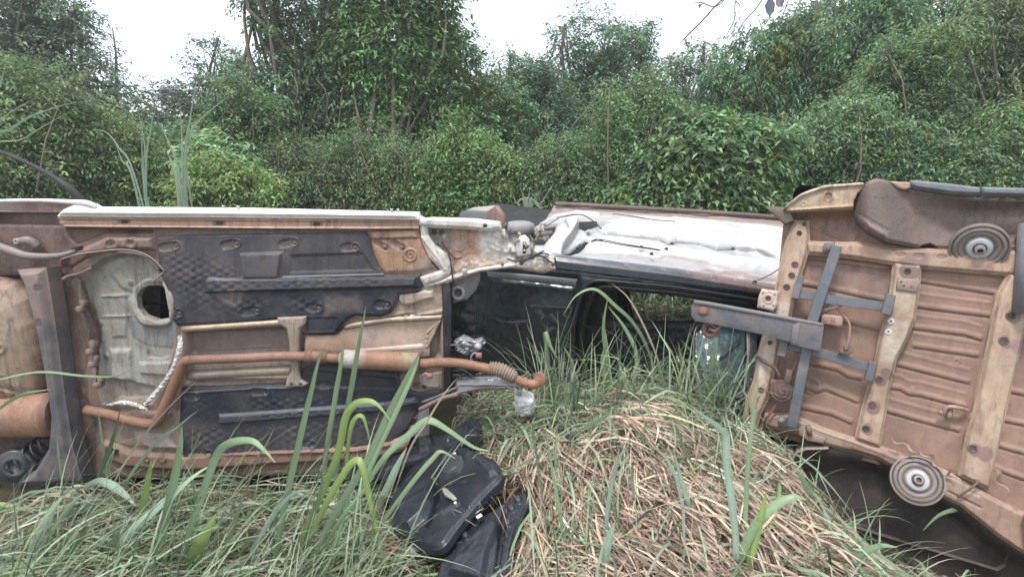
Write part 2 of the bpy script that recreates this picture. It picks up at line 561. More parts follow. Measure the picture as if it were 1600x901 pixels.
# ------------------------------------------------------------------ leaves
def rot_basis(D, rng):
    """per-row: unit dir D -> (side, up) vectors"""
    a = np.tile([0, 0, 1.0], (len(D), 1)) + rng.normal(0, .35, (len(D), 3))
    S = np.cross(D, a); S /= np.linalg.norm(S, axis=1)[:, None] + 1e-9
    U = np.cross(S, D)
    return S, U
def leaf_mesh(P, D, L, W, rng, col, mat, name, curl=.18):
    """one folded leaf per row: base P, direction D, length L, width W"""
    S, U = rot_basis(D, rng)
    L = L[:, None]; W = W[:, None]
    tip = P + D * L - np.array([0, 0, 1.0]) * L * curl
    mid = P + D * L * .45
    l = mid + S * W * .5 + U * W * .16
    r = mid - S * W * .5 + U * W * .16
    V = np.stack([P, r, tip, l], 1).reshape(-1, 3)
    b = 4 * np.arange(len(P))
    T = np.concatenate([np.stack([b, b + 1, b + 2], 1), np.stack([b, b + 2, b + 3], 1)])
    C = np.repeat(col, 4, 0)
    return raw_mesh(name, V, tris=T, cols=C, mat=mat, smooth=False)
LEAF = leafmat('leaf'); LEAFGAIN = np.array((3.0, 2.85, 2.9))
BARK = surf('bark', base=(.16, .13, .11), mud=(.10, .11, .06), mud_amt=.6, rough=.9, scale=9, use_col=True, bump=.8, spec=.15)
def crown(name, blobs, nspr, leaf, base, parent, seed, aspect=.42, per=9, spr=.28, hole=.0, shell=.5, var=.30, young=.06, droop=.35, yc=(.16, .20, .035)):
    rng = np.random.RandomState(seed)
    B = np.array(blobs, float)                                # x y z rx ry rz
    vol = (B[:, 3] * B[:, 4] * B[:, 5]) ** .72
    k = rng.choice(len(B), nspr, p=vol / vol.sum())
    d = rng.normal(0, 1, (nspr, 3)); d /= np.linalg.norm(d, axis=1)[:, None]
    r = shell + (1 - shell) * rng.rand(nspr)
    r *= 1 + .40 * vnoise(d[:, 0] * .9 + k, d[:, 2] * .9 + k * .37, seed + 1)
    r *= np.where(rng.rand(nspr) < .12, rng.uniform(1.0, 1.4, nspr), 1)
    P = B[k, :3] + d * B[k, 3:] * r[:, None]
    if hole:
        nz = vnoise(P[:, 0] * .45 + 9, P[:, 2] * .45, seed + 3)
        m = nz > (-1 + hole * 1.3)
        P, d, k = P[m], d[m], k[m]
    n = len(P)
    D = d * .8 + rng.normal(0, .45, (n, 3)) + np.array([0, 0, .25]); D /= np.linalg.norm(D, axis=1)[:, None]
    S, U = rot_basis(D, rng)
    tw = vnoise(P[:, 0] * .5, P[:, 2] * .5 + P[:, 1], seed + 7) * .36
    sprc = 1 + var * rng.normal(0, 1, n) + tw
    isy = (rng.rand(n) < young) | (vnoise(P[:, 0] * .3 + 4, P[:, 2] * .3, seed + 11) > .93 - young)
    PP, DD, LL, CC = [], [], [], []
    base = (np.array(base) * .62 + np.array((.060, .098, .047)) * .38) * LEAFGAIN; yc = np.array(yc)
    for q in range(per):
        t = (q + .5) / per
        side = 1 if q % 2 else -1
        p = P + D * spr * t + rng.normal(0, .02, (n, 3)) - np.array([0, 0, 1]) * (t * t * spr * droop)[..., None] if False else P + D * spr * t + rng.normal(0, .02, (n, 3)) - np.array([0, 0, 1.0]) * t * t * spr * droop
        dd = D * .55 + side * S * .8 + rng.normal(0, .28, (n, 3)) - np.array([0, 0, droop])
        dd /= np.linalg.norm(dd, axis=1)[:, None]
        PP.append(p); DD.append(dd)
        LL.append(leaf * rng.uniform(.65, 1.25, n) * (1 - .25 * t))
        c = base * np.clip(sprc * (1 + .14 * rng.normal(0, 1, n)), .35, 2.2)[:, None]
        c = np.where(isy[:, None], yc * np.clip(.9 + .3 * rng.rand(n), 0, 2)[:, None], c)
        c = c * (1 + .10 * rng.normal(0, 1, (n, 3)))
        CC.append(np.clip(c, .005, .6))
    PP = np.concatenate(PP); DD = np.concatenate(DD); LL = np.concatenate(LL); CC = np.concatenate(CC)
    me = leaf_mesh(PP, DD, LL, LL * aspect, rng, CC, LEAF, name)
    return link(name, me, parent), P
def limb_points(a, b, rng, n=4, wob=.08):
    a, b = np.array(a, float), np.array(b, float)
    L = np.linalg.norm(b - a)
    t = np.linspace(0, 1, n)[:, None]
    P = a + (b - a) * t
    P[1:-1] += rng.normal(0, wob * L, (n - 2, 3))
    return P
def woody(name, label, cat, x, y, blobs, nspr, leaf, base, seed, trunk_r=.08, group=None, stems=False, vines=0, **k):
    z0 = float(ground_z(x, y))
    t = thing(name, label, cat, (x, y, z0), group)
    rng = np.random.RandomState(seed + 100)
    crown('foliage' if stems else 'crown', blobs, nspr, leaf, base, t, seed, **k)
    mb = MB()
    B = np.array(blobs, float)
    if not stems:
        top = B[np.argmax(B[:, 2])]
        tr = limb_points((x, y, z0 - .1), (top[0], top[1], top[2] + top[5] * .3), rng, 6, .035)
        mb.tube(tr, np.linspace(trunk_r, trunk_r * .25, 6), 8, sub=3)
        for b in B:
            for q in range(3):
                j = rng.randint(1, 4)
                e = b[:3] + rng.normal(0, .45, 3) * b[3:]
                mb.tube(limb_points(tr[j], e, rng), np.linspace(trunk_r * .45, trunk_r * .08, 4), 5, sub=2)
    else:
        for b in B:
            for q in range(3):
                e = b[:3] + rng.normal(0, .5, 3) * b[3:]
                mb.tube(limb_points((b[0] + rng.normal(0, .15), b[1] + rng.normal(0, .15), z0 - .05), e, rng), np.linspace(trunk_r, trunk_r * .25, 4), 5, sub=2)
    mb.build('stem' if stems else 'trunk', BARK, t)
    if vines:
        mv = MB()
        for q in range(vines):
            b = B[rng.randint(len(B))]
            s0 = b[:3] + np.array([rng.normal(0, .5) * b[3], -b[4] * rng.uniform(.85, 1.15), b[5] * rng.uniform(.0, .8)])
            s1 = s0 + np.array([rng.normal(0, .35), rng.normal(0, .1), -rng.uniform(.5, 1.8)])
            mv.tube(limb_points(s0, s1, rng, 5, .06), .006 + .005 * rng.rand(), 4, sub=3, col=(1.3, 1.25, 1.1))
        mv.build('vine', BARK, t)
    return t
def blobs_px(lst, Y, depth=.8):
    """(px, py, radius px, radius py) at distance Y -> crown ellipsoids in metres"""
    out = []
    for i, q in enumerate(lst):
        yy = Y + (q[4] if len(q) > 4 else 0)
        p = at(q[0], q[1], yy); k = yy / F * 1.02
        out.append((p[0], p[1], p[2], q[2] * k, q[2] * k * depth, q[3] * k))
    return out
G1 = (.040, .085, .038); G2 = (.055, .105, .036); G3 = (.085, .14, .045); G4 = (.042, .078, .048); G5 = (.10, .15, .05)
def tree(label, Y, lst, nspr, leaf, base, seed, **k):
    mx = np.mean([q[0] for q in lst]); my = max(q[1] + q[3] * .6 for q in lst)
    lst = list(lst) + [(mx - 40, max(my, 185), 60, 50), (mx + 40, max(my, 200), 60, 50)]
    nspr = int(nspr * 1.9); leaf = leaf * .8
    b = blobs_px(lst, Y)
    rg = np.random.RandomState(seed); ex = []
    for q in b:
        for k_ in range(3):
            r_ = rg.uniform(.2, .42); a = rg.uniform(-.2, math.pi + .2)
            ex.append((q[0] + math.cos(a) * q[3] * .95, q[1] - .3 * rg.rand() * q[4], q[2] + math.sin(a) * q[5] * .95, q[3] * r_, q[4] * r_, q[5] * r_))
    b = b + ex
    cx = float(np.mean([q[0] for q in b]))
    return woody('tree', label, 'tree', cx, Y, b, nspr, leaf, base, seed, group='trees along the forest edge', **k)
def shrub(label, Y, lst, nspr, leaf, base, seed, small=False, **k):
    b = blobs_px(lst, Y)
    low = [(q[0], q[1] - .1, max(.35, q[2] - q[5] * 1.0), q[3] * 1.0, q[4] * .9, q[5] * .9) for q in b]
    rg = np.random.RandomState(seed); extra = []
    for q in b:
        for k_ in range(3):
            r_ = rg.uniform(.12, .34)
            extra.append((q[0] + rg.normal(0, .6) * q[3], q[1] - rg.rand() * .3, q[2] + q[5] * rg.uniform(.5, 1.15), q[3] * r_, q[4] * r_, q[5] * r_ * 1.6))
    if not small: b = b + low + extra; nspr = int(nspr * 2.0)
    cx = float(np.mean([q[0] for q in b]))
    return woody('shrub', label, 'shrub', cx, Y, b, nspr, leaf, base, seed, trunk_r=.022, stems=True, group='shrubs in front of the trees', **k)

tree('tall dusky tree rising at the left edge of the forest', 11.5, [(20, 60, 110, 80), (100, 110, 90, 70), (-60, 120, 120, 110), (60, 180, 130, 70), (150, 175, 65, 40), (-30, -10, 90, 60), (60, 20, 60, 40)], 2700, .12, (.045, .070, .055), 1, hole=.05, trunk_r=.14)
tree('small round purplish tree showing against the sky left of the tallest tree', 14, [(335, 105, 45, 38), (385, 125, 38, 35), (345, 160, 70, 40), (250, 175, 65, 30)], 620, .13, (.040, .060, .060), 2, hole=.25, trunk_r=.08)
tree('tallest dark tree, hung with grey vines, reaching out of the picture', 9.5, [(480, -30, 80, 60), (500, 70, 75, 80), (460, 150, 80, 70), (530, 160, 65, 80), (440, 240, 95, 80), (540, 250, 80, 70), (415, 10, 35, 25)], 3000, .10, G4, 3, trunk_r=.15, vines=46, young=.03)
tree('tall bright green tree with lime leaf clusters beside the vine-hung tree', 9.2, [(625, -20, 62, 50), (620, 60, 68, 60), (600, 105, 45, 40), (650, 150, 60, 60), (600, 230, 70, 70), (680, 60, 30, 50)], 2200, .13, G2, 4, trunk_r=.12, vines=16, young=.16, yc=(.13, .21, .06))
tree('leafy tree of middle height right of the bright green tree', 9.8, [(715, 120, 55, 45), (700, 190, 70, 70), (760, 200, 65, 60), (730, 260, 80, 60)], 1700, .11, (.05, .10, .045), 5, trunk_r=.09, vines=10)
tree('low blue-green tree with a thin bare top below the pale sky', 11, [(800, 150, 60, 38), (850, 170, 55, 45), (770, 175, 40, 35), (830, 120, 26, 20), (790, 110, 14, 22)], 1050, .11, (.045, .085, .055), 6, hole=.1, trunk_r=.08)
tree('lone round-headed tree standing clear against the white sky', 12.5, [(925, 65, 50, 38), (975, 85, 42, 38), (905, 110, 40, 34), (955, 125, 60, 32), (1000, 70, 22, 20), (940, 165, 60, 30)], 1250, .12, (.045, .085, .05), 7, hole=.22, trunk_r=.09)
tree('thin grey-green tree with gaps of sky through its crown', 13, [(1085, 100, 32, 28), (1060, 140, 50, 40), (1105, 140, 42, 40), (1075, 185, 70, 35), (1030, 160, 30, 25)], 850, .13, (.055, .075, .055), 8, hole=.32, trunk_r=.07)
tree('dense dark tree with drooping narrow leaves right of the thin tree', 10, [(1180, 90, 52, 45), (1230, 110, 50, 60), (1165, 150, 55, 45), (1215, 180, 75, 45), (1250, 75, 35, 40)], 1900, .13, (.04, .085, .045), 9, aspect=.3, droop=.8, trunk_r=.1)
tree('brown-twigged half bare tree between two dense trees', 11.5, [(1275, 60, 45, 50), (1300, 130, 45, 60), (1250, 50, 26, 26), (1310, 20, 40, 40)], 620, .11, (.065, .07, .06), 10, hole=.35, trunk_r=.08, vines=12)
tree('broad drooping green tree under the top right of the sky', 9.3, [(1350, 60, 68, 60), (1400, 120, 70, 60), (1330, 140, 52, 60), (1380, 30, 50, 40), (1370, 190, 90, 50)], 2200, .12, (.05, .095, .045), 11, aspect=.32, droop=.7, trunk_r=.12, young=.05)
tree('dark tree filling the top right behind the pale-leaved branches', 10.5, [(1470, 40, 80, 70), (1500, 130, 95, 70), (1560, 60, 80, 80), (1540, 200, 110, 60), (1650, 100, 90, 110), (1480, 0, 60, 40)], 2300, .13, (.036, .07, .042), 12, aspect=.34, trunk_r=.14)
tree('pale yellow-green tree leaning in from the right edge', 8.0, [(1600, 40, 70, 50), (1570, 110, 60, 40), (1650, 130, 80, 70), (1590, -20, 60, 40)], 1300, .11, (.085, .12, .06), 13, aspect=.32, droop=.5, trunk_r=.08)

SH = [
 ('hazy olive shrub at the far left edge behind the brown rubber hose', 7.2, [(-40, 230, 110, 70), (60, 220, 80, 60), (20, 290, 110, 60)], 1500, .10, (.085, .12, .055)),
 ('yellow-green shrub left of the thin cane grass', 7.6, [(140, 210, 75, 50), (190, 260, 70, 60), (120, 300, 90, 50)], 1400, .09, (.085, .125, .05)),
 ('dark leafy shrub behind the cane grass clump', 8.6, [(280, 200, 70, 50), (240, 260, 70, 60), (310, 260, 75, 60)], 1500, .10, (.045, .085, .04)),
 ('mixed shrub topped with lime leaves left of the tallest tree', 8.4, [(380, 190, 40, 30), (370, 240, 60, 50), (400, 280, 70, 50)], 1100, .10, (.05, .09, .04)),
 ('small lime green bush just behind the white sill', 6.3, [(340, 280, 40, 22), (335, 300, 55, 28), (395, 300, 32, 22)], 520, .09, (.10, .15, .045)),
 ('broad-leaved light green sapling above the lime green bush', 6.8, [(330, 240, 30, 18), (350, 255, 32, 18)], 110, .16, (.075, .13, .06)),
 ('dull tangle of small leaves and twigs at the foot of the tallest tree', 8.0, [(450, 290, 70, 55), (530, 290, 75, 60), (490, 260, 70, 40)], 2000, .07, (.06, .085, .042)),
 ('twiggy olive thicket behind the middle of the white sill', 7.8, [(600, 290, 70, 55), (650, 260, 60, 50), (560, 250, 50, 50)], 1900, .07, (.062, .092, .042)),
 ('bright climbing shrub with yellow-green patches behind the sill end', 7.6, [(730, 240, 45, 55), (700, 300, 55, 45), (760, 290, 50, 45)], 1500, .085, (.07, .125, .042)),
 ('mid green shrub behind the broken front corner', 7.8, [(800, 240, 55, 50), (830, 290, 60, 50), (790, 300, 50, 50)], 1500, .08, (.065, .105, .045)),
 ('feathery fern-like shrub behind the gap between the wrecks', 7.6, [(900, 220, 55, 45), (880, 280, 60, 50), (950, 270, 55, 50)], 1700, .07, (.06, .10, .045)),
 ('pinnate-leaved shrub left of the big-leaved shrub', 7.7, [(990, 200, 55, 45), (980, 270, 60, 55), (1020, 230, 50, 50)], 1600, .075, (.07, .115, .05)),
 ('big-leaved light green shrub above the silver floor pan', 7.0, [(1100, 215, 60, 40), (1075, 270, 70, 50), (1150, 260, 60, 50), (1030, 300, 50, 35)], 1150, .13, (.07, .115, .05)),
 ('drooping shrub with broad leaves right of the big-leaved shrub', 7.4, [(1190, 220, 50, 50), (1200, 280, 60, 50), (1150, 310, 60, 30)], 1100, .12, (.055, .11, .045)),
 ('dark hollow shrub with one lime climbing shoot', 8.2, [(1260, 200, 55, 50), (1250, 260, 60, 50), (1280, 170, 30, 30)], 1200, .10, (.045, .085, .04)),
 ('mounded grey-green shrub above the torn cream panel', 7.3, [(1320, 220, 60, 50), (1300, 275, 70, 45), (1370, 260, 60, 50)], 1700, .085, (.06, .10, .052)),
 ('tall olive shrub in the middle of the right thicket', 7.8, [(1420, 180, 60, 60), (1440, 250, 65, 55), (1390, 200, 50, 50)], 1600, .09, (.065, .105, .05)),
 ('low dark shrub over the grey bumper strip', 7.0, [(1480, 265, 70, 40), (1540, 280, 60, 35), (1440, 285, 50, 30)], 1300, .085, (.05, .085, .042)),
 ('rounded bright shrub at the right edge over the bumper strip', 7.2, [(1570, 230, 60, 45), (1640, 240, 80, 60), (1600, 275, 70, 40)], 1400, .09, (.075, .12, .05)),
]
for i, s_ in enumerate(SH):
    kw = {}
    if i in (4,): kw = dict(young=.3, yc=(.20, .28, .07), small=True)
    if i == 5: kw = dict(small=True)
    if i in (12, 13, 14): kw = dict(aspect=.5, young=.08, yc=(.15, .22, .05))
    if i == 8: kw = dict(young=.2)
    if i in (6, 7): kw = dict(vines=30, per=7)
    dy = (-25, 12, 50, -15, 0, 0, 22, 40, 14, 40, 34, -12, 12, 40, 60, -8, -40, 24, -12)[i]
    shrub(s_[0], s_[1], [(q[0], q[1] + dy * (1.3 if q[1] < 250 else .4), q[2], q[3] * .92) for q in s_[2]], int(s_[3] * 1.5), s_[4] * (.74 if i not in (12, 13) else .86), s_[5], 200 + i, **kw)

# far wood behind: one mass nobody could count
def far_wood():
    bl = []
    rng = np.random.RandomState(5)
    for x in range(-250, 1900, 75):
        Y = 13.5 + rng.uniform(-.6, 1.5)
        bl += blobs_px([(x, 215 + rng.uniform(-22, 20), 75, 55)], Y)
        bl += blobs_px([(x + 30, 270, 80, 70)], Y - 1.5)
    o, _ = crown('far_wood', bl, 9000, .15, (.042, .075, .05), None, 77, per=7)
    tag(o, 'dim bluish wood closing the view behind the nearer trees', 'wood', kind='stuff')
far_wood()
# ================================================================== materials of the wrecks
WHITEP = surf('white_paint', base=(.84, .84, .82), mud=(.45, .35, .27), mud_amt=.10, rough=.32, dark_amt=.08, bump=.08, coat=.3)
UNDER = surf('muddy_underseal', base=(.80, .79, .79), mud=(.27, .185, .135), mud_amt=.45, rough=.6, scale=5, dark=(.045, .034, .033), dark_amt=.85, speck=.4, bump=.5, streaks=.65)
PRIMER = surf('pale_primer', base=(.92, .91, .90), streaks=.5, mud=(.34, .24, .17), mud_amt=.42, rough=.5, scale=4, dark=(.12, .10, .09), dark_amt=.3, speck=.15, bump=.2)
PLASTIC = surf('dusty_black_plastic', base=(.68, .68, .70), spec=.32, mud=(.115, .092, .082), mud_amt=.40, rough=.5, scale=4.5, dark=(.012, .014, .018), dark_amt=.5, speck=.25, bump=.4, streaks=.5)
CLEANPL = surf('black_trim_plastic', base=(1, 1, 1), mud=(.04, .043, .05), mud_amt=.3, rough=.33, scale=5, dark=(.01, .01, .012), dark_amt=.2, bump=.12)
RUST = surf('rusted_steel', base=(.64, .67, .70), mud=(.22, .11, .065), mud_amt=.65, rough=.6, scale=11, dark=(.07, .045, .04), dark_amt=.8, streaks=.5, speck=.4, bump=.4)
GALV = surf('heat_foil', streaks=.5, base=(.74, .70, .66), mud=(.40, .29, .20), mud_amt=.5, rough=.42, metal=.55, scale=7, dark=(.15, .10, .08), dark_amt=.35, speck=.6, bump=.4, fine=110)
STEEL = surf('grey_painted_steel', base=(.75, .76, .78), mud=(.28, .20, .16), mud_amt=.4, rough=.5, scale=9, dark=(.05, .05, .055), dark_amt=.4, bump=.25)
DARKH = surf('painted_void_shade', base=(.012, .012, .013), mud=(.03, .025, .02), mud_amt=.4, rough=.8, use_col=False, bump=.05)  # near-black colour carries the shade of a hollow space
RUBBER = surf('black_rubber', base=(.022, .022, .024), mud=(.08, .07, .065), mud_amt=.3, rough=.7, use_col=False, bump=.15)
ALU = surf('bare_aluminium', base=(1, 1, 1), mud=(.30, .25, .2), mud_amt=.35, rough=.4, metal=.6, scale=12, dark=(.1, .09, .09), dark_amt=.4, bump=.3)

BR = (.18, .122, .095); BRD = (.16, .105, .085); BEI = (.50, .40, .31); MAUVE = (.19, .135, .12); TAN = (.42, .27, .18)

def holes_on(fr, parent, lst, h, mat=DARKH, name='painted_bolt_hole'):
    """holes as closed discs, inner shade painted near-black, with a rolled lip: x, y, radius in pixels"""
    for (x, y, r, *rest) in lst:
        lip = rest[0] if rest else (.16, .12, .12)
        k = (fr.P(x, y, h) - CP).dot(FWD) / F
        mb = MB()
        c = fr.P(x, y, h)
        r_ = r * k
        mb.lathe(c, fr.N, [(r_ * 1.75, -.004, lip), (r_ * 1.7, .0035, lip), (r_ * 1.15, .0050, lip), (r_ * .98, .001, (.02, .02, .02)), (r_ * .9, -.0005, (.006, .006, .006))], 18, cap=True)
        mb.build(name, UNDER, parent, sharp=40)
def bolt(fr, parent, x, y, r, h, col=(.35, .3, .27), mat=None, name='bolt'):
    k = (fr.P(x, y, h) - CP).dot(FWD) / F; r_ = r * k
    mb = MB(); c = fr.P(x, y, h)
    mb.lathe(c, fr.N, [(r_ * 1.5, -.003), (r_ * 1.5, .002), (r_ * 1.1, .003)], 16, col=col)
    mb.lathe(c, fr.N, [(r_, .002), (r_, .012), (r_ * .8, .014)], 6, col=col)
    return mb.build(name, mat or STEEL, parent, sharp=30)

# ================================================================== LEFT WRECK : on its side, underside to the camera
FA = Frame(at(100, 345, 3.50), at(655, 350, 3.42), at(130, 735, 3.33), flip=False)
if FA.N[1] > 0: FA.N = -FA.N
A = thing('stripped_car', 'stripped white car on its side, muddy underbody, exhaust and black undershields facing out', 'wrecked car', at(380, 735, 3.5))

# --- main floor pressing ---
s = Sheet(FA, [(-70, 350), (100, 352), (655, 356), (668, 395), (690, 432), (694, 610), (655, 640), (640, 690), (600, 735), (290, 748), (150, 745), (130, 640), (100, 480), (40, 430), (-70, 430)], h=0.0, step=.006,
          holes=[[(207, 466), (213, 453), (225, 447), (247, 447), (256, 456), (262, 474), (267, 487), (258, 499), (239, 502), (219, 495), (209, 482)]], rim=.006, thick=.05, col=BR)
s.dent(.006, .5, 3)
s.poly([(-90, 340), (100, 340), (112, 395), (70, 440), (-90, 440)], col=(.10, .065, .055), soft=12)
# pale grey-green well behind the rear seat
PALE = (.34, .35, .31)
WELL = [(122, 445), (135, 420), (158, 402), (190, 393), (225, 396), (250, 418), (262, 450), (275, 530), (262, 592), (238, 632), (170, 632), (148, 600), (140, 540), (125, 490)]
s.poly(WELL, h=-.05, edge=9, col=PALE, soft=8)
s.poly([(195, 402), (225, 400), (248, 420), (254, 445), (215, 446), (204, 462), (180, 455), (160, 430)], h=.012, edge=8, col=(.30, .31, .27))
s.circ(238, 474, 40, h=.022, edge=6, col=(.40, .41, .37), soft=3)
s.poly([(192, 497), (215, 503), (240, 508), (275, 503), (276, 540), (262, 547), (225, 545), (200, 530)], h=.003, edge=3, col=(.20, .225, .235), soft=3)
s.poly([(208, 568), (268, 566), (262, 592), (210, 588)], h=.018, edge=4, col=(.33, .34, .32))
s.poly([(215, 508), (258, 508), (257, 560), (245, 566), (222, 563)], h=-.010, edge=4)
s.poly([(160, 460), (190, 458), (194, 500), (190, 530), (165, 532)], h=.012, edge=5)
s.poly([(160, 545), (200, 545), (206, 600), (165, 602)], h=.022, edge=8)
s.line([(150, 465), (190, 463)], 3, h=.008); s.line([(150, 497), (195, 495)], 3, h=.008); s.line([(195, 470), (197, 560)], 4, h=.007)
s.poly([(148, 600), (170, 590), (205, 600), (235, 606), (240, 632), (160, 632)], h=-.02, edge=6, col=(.26, .22, .19), ca=.6)
for (x, y) in ((148, 508), (158, 605 - 45), (198, 443), (149, 535)): s.circ(x, y, 4, h=.008, col=(.2, .15, .13))
# chassis rail along the top, with its two bushes
s.poly([(95, 398), (140, 382), (170, 367), (243, 368), (247, 392), (225, 392), (190, 391), (150, 398), (115, 420), (95, 418)], h=.035, edge=7, col=(.27, .185, .155), soft=4)
for (x, y, r) in ((181, 381, 9), (211, 379, 8)): s.ringb(x, y, r, 4, .010, (.22, .16, .14)); s.circ(x, y, r * .4, h=-.006, col=(.16, .11, .10))
s.poly([(112, 388), (128, 384), (143, 398), (140, 404), (112, 421), (98, 418)], h=-.03, edge=4, col=(.20, .13, .11))
s.poly([(100, 352), (240, 357), (240, 366), (165, 366), (120, 384), (106, 372)], col=(.20, .12, .09), h=-.03, edge=6, soft=4)
s.poly([(195, 356), (215, 356), (212, 368), (200, 368)], col=(.07, .05, .05), soft=6)
# rusty beige panel at the front of the floor
s.poly([(575, 358), (655, 356), (668, 392), (690, 420), (652, 428), (600, 430), (588, 405), (580, 380)], h=.012, edge=8, col=(.42, .25, .15), soft=3)
s.poly([(578, 360), (650, 358), (655, 372), (580, 374)], h=.010, edge=3, col=(.45, .27, .17))
s.poly([(655, 400), (672, 402), (690, 420), (652, 428)], col=(.30, .25, .21), soft=6)
for (x, y, r) in ((642, 398, 9),): s.ringb(x, y, r, 3, .008); s.ringb(x, y, 4, 2, .006)
for (x, y) in ((624, 383), (597, 383)): s.line([(x - 8, y - 4), (x + 6, y + 4)], 9, h=-.008, edge=2, col=(.20, .13, .10)); s.circ(x + 5, y + 3, 3, h=.008)
s.line([(580, 374), (655, 372)], 2, h=-.004, col=(.2, .13, .1))
# beige front floor, bracket
s.poly([(598, 430), (690, 432), (693, 500), (640, 490), (600, 492)], h=-.006, edge=4, col=(.38, .30, .22), soft=3)
s.poly([(622, 458), (640, 456), (662, 452), (678, 452), (680, 466), (664, 470), (648, 476), (630, 478), (621, 470)], h=.018, edge=4, col=(.52, .44, .35), soft=2)
s.line([(620, 500), (690, 486)], 5, h=.012, edge=3)
# tunnel
s.poly([(282, 506), (450, 500), (480, 520), (560, 500), (640, 487), (693, 492), (693, 560), (600, 600), (455, 603), (288, 600)], h=-.055, edge=12, col=(.36, .29, .235), soft=4)
s.poly([(288, 518), (445, 514), (450, 548), (290, 556)], h=-.02, edge=6, col=(.25, .20, .17), soft=6)
s.tone(.5, .06, 8, col=(.19, .12, .095))
s.poly([(288, 516), (445, 512), (445, 516), (289, 521)], col=(.13, .09, .075), soft=3)
# lower sill and rear quarter
s.poly([(160, 640), (285, 640), (288, 705), (200, 700), (165, 690)], h=.01, edge=8, col=(.30, .215, .175), soft=4)
s.line([(168, 700), (200, 715), (290, 722), (420, 712), (560, 705), (640, 692)], 22, h=.03, edge=8, col=(.28, .17, .12), soft=4)
s.line([(290, 708), (560, 700), (620, 690)], 4, h=.012, col=(.25, .13, .09))
s.poly([(172, 695), (190, 700), (192, 712), (176, 716), (168, 706)], h=-.03, edge=3, col=(.03, .025, .022))
s.poly([(210, 672), (262, 676), (282, 700), (240, 702), (215, 690)], h=.015, edge=6, col=(.42, .34, .29))
s.ringb(259, 713, 5, 3, .008, (.2, .13, .1)); s.ringb(235, 713, 4, 3, .008, (.15, .1, .08))
s.poly([(612, 640), (655, 612), (690, 612), (684, 650), (668, 680), (640, 700), (612, 702)], h=.012, edge=6, col=(.36, .25, .20), soft=3)
for (x, y) in ((632, 672), (645, 658)): s.poly(ell(x, y, 7, 4.5, 16, -.6), h=-.012, edge=2, col=(.10, .07, .06)); s.ringb(x, y, 8, 2, .004)
s.poly([(655, 585), (690, 580), (690, 606), (660, 606)], h=.02, edge=4, col=(.50, .43, .36))
s.circ(650, 603, 5, h=-.01, col=(.03, .03, .03))
s.circ(663, 604, 4, h=-.01, col=(.03, .03, .03))
s.tone(.12, .12, 12)
s.build('floor_pan', UNDER, A)
# dark interior seen through the round opening is closed by the seat pan
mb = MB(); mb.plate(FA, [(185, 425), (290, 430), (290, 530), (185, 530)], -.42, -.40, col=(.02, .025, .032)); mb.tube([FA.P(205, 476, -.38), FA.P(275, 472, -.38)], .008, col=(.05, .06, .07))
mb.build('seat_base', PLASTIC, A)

# --- sill : rounded white beam with brown pinch flange ---
s = Sheet(FA, [(97, 338), (103, 328), (122, 317), (142, 318), (152, 323), (380, 324.5), (655, 331), (656, 342.5), (380, 339.5)], h=.055, step=.004, rim=.03, rimw=7, thick=.06)
s.h += .025 * sm((s.Y - 318) / 24) - .012; s.dent(.002, .3, 4)
sill = s.build('sill', WHITEP, A)
s = Sheet(FA, [(97, 338), (380, 339), (656, 342), (656, 357), (560, 359), (400, 357), (110, 355), (100, 350)], h=.035, step=.004, rim=.006, rimw=2, thick=.05, col=(.40, .235, .16))
s.line([(98, 344), (656, 348)], 2, h=-.004, col=(.3, .19, .14)); s.line([(108, 353), (400, 355.5), (656, 356)], 2.5, h=.006, col=(.62, .5, .42))
for (x, y) in ((200, 347), (347, 349), (498, 350)):
    s.poly([(x - 10, y - 3.5), (x + 10, y - 3.5), (x + 10, y + 3.5), (x - 10, y + 3.5)], h=-.006, edge=1.5, col=(.22, .14, .11)); s.poly([(x - 5, y - 2), (x + 5, y - 2), (x + 5, y + 2), (x - 5, y + 2)], h=-.01, edge=1, col=(.04, .03, .03))
s.tone(.5, .15, 14, col=(.22, .15, .12)); s.build('pinch_flange', UNDER, A)
for x in (349, 372, 612, 622):
    mb = MB(); mb.lathe(FA.P(x, 324 + (x - 349) * .02, .03), -FA.U * 0 + np.array([0, 0, 1.0]), [(.006, -.005), (.006, .006), (.009, .008), (.009, .011)], 10, col=(.7, .7, .68)); mb.build('trim_clip', WHITEP, A)

# --- rear wheel arch ---
s = Sheet(FA, [(-90, 318), (30, 314), (120, 316), (104, 328), (97, 340), (102, 356), (112, 385), (60, 400), (-90, 400)], h=-.10, step=.006, thick=.10, col=(.12, .075, .065))
s.h -= .10 * sm((s.X - 20) / -90)
s.line([(60, 358), (90, 357)], 3, h=.006); s.line([(55, 362), (80, 361)], 2, h=.005)
s.poly([(30, 375), (45, 368), (82, 370), (88, 376), (70, 392), (30, 390)], h=-.08, edge=4, col=(.02, .015, .015), soft=3)
s.build('wheel_arch', UNDER, A)
mb = MB(); mb.tube([FA.P(x, y, h) for x, y, h in ((-90, 316, -.02), (5, 313.5, .0), (60, 313, .01), (110, 315, .02), (135, 317, .03), (150, 322, .03))], [.008, .009, .010, .012, .016, .012], 10)
mb.build('arch_lip', WHITEP, A)
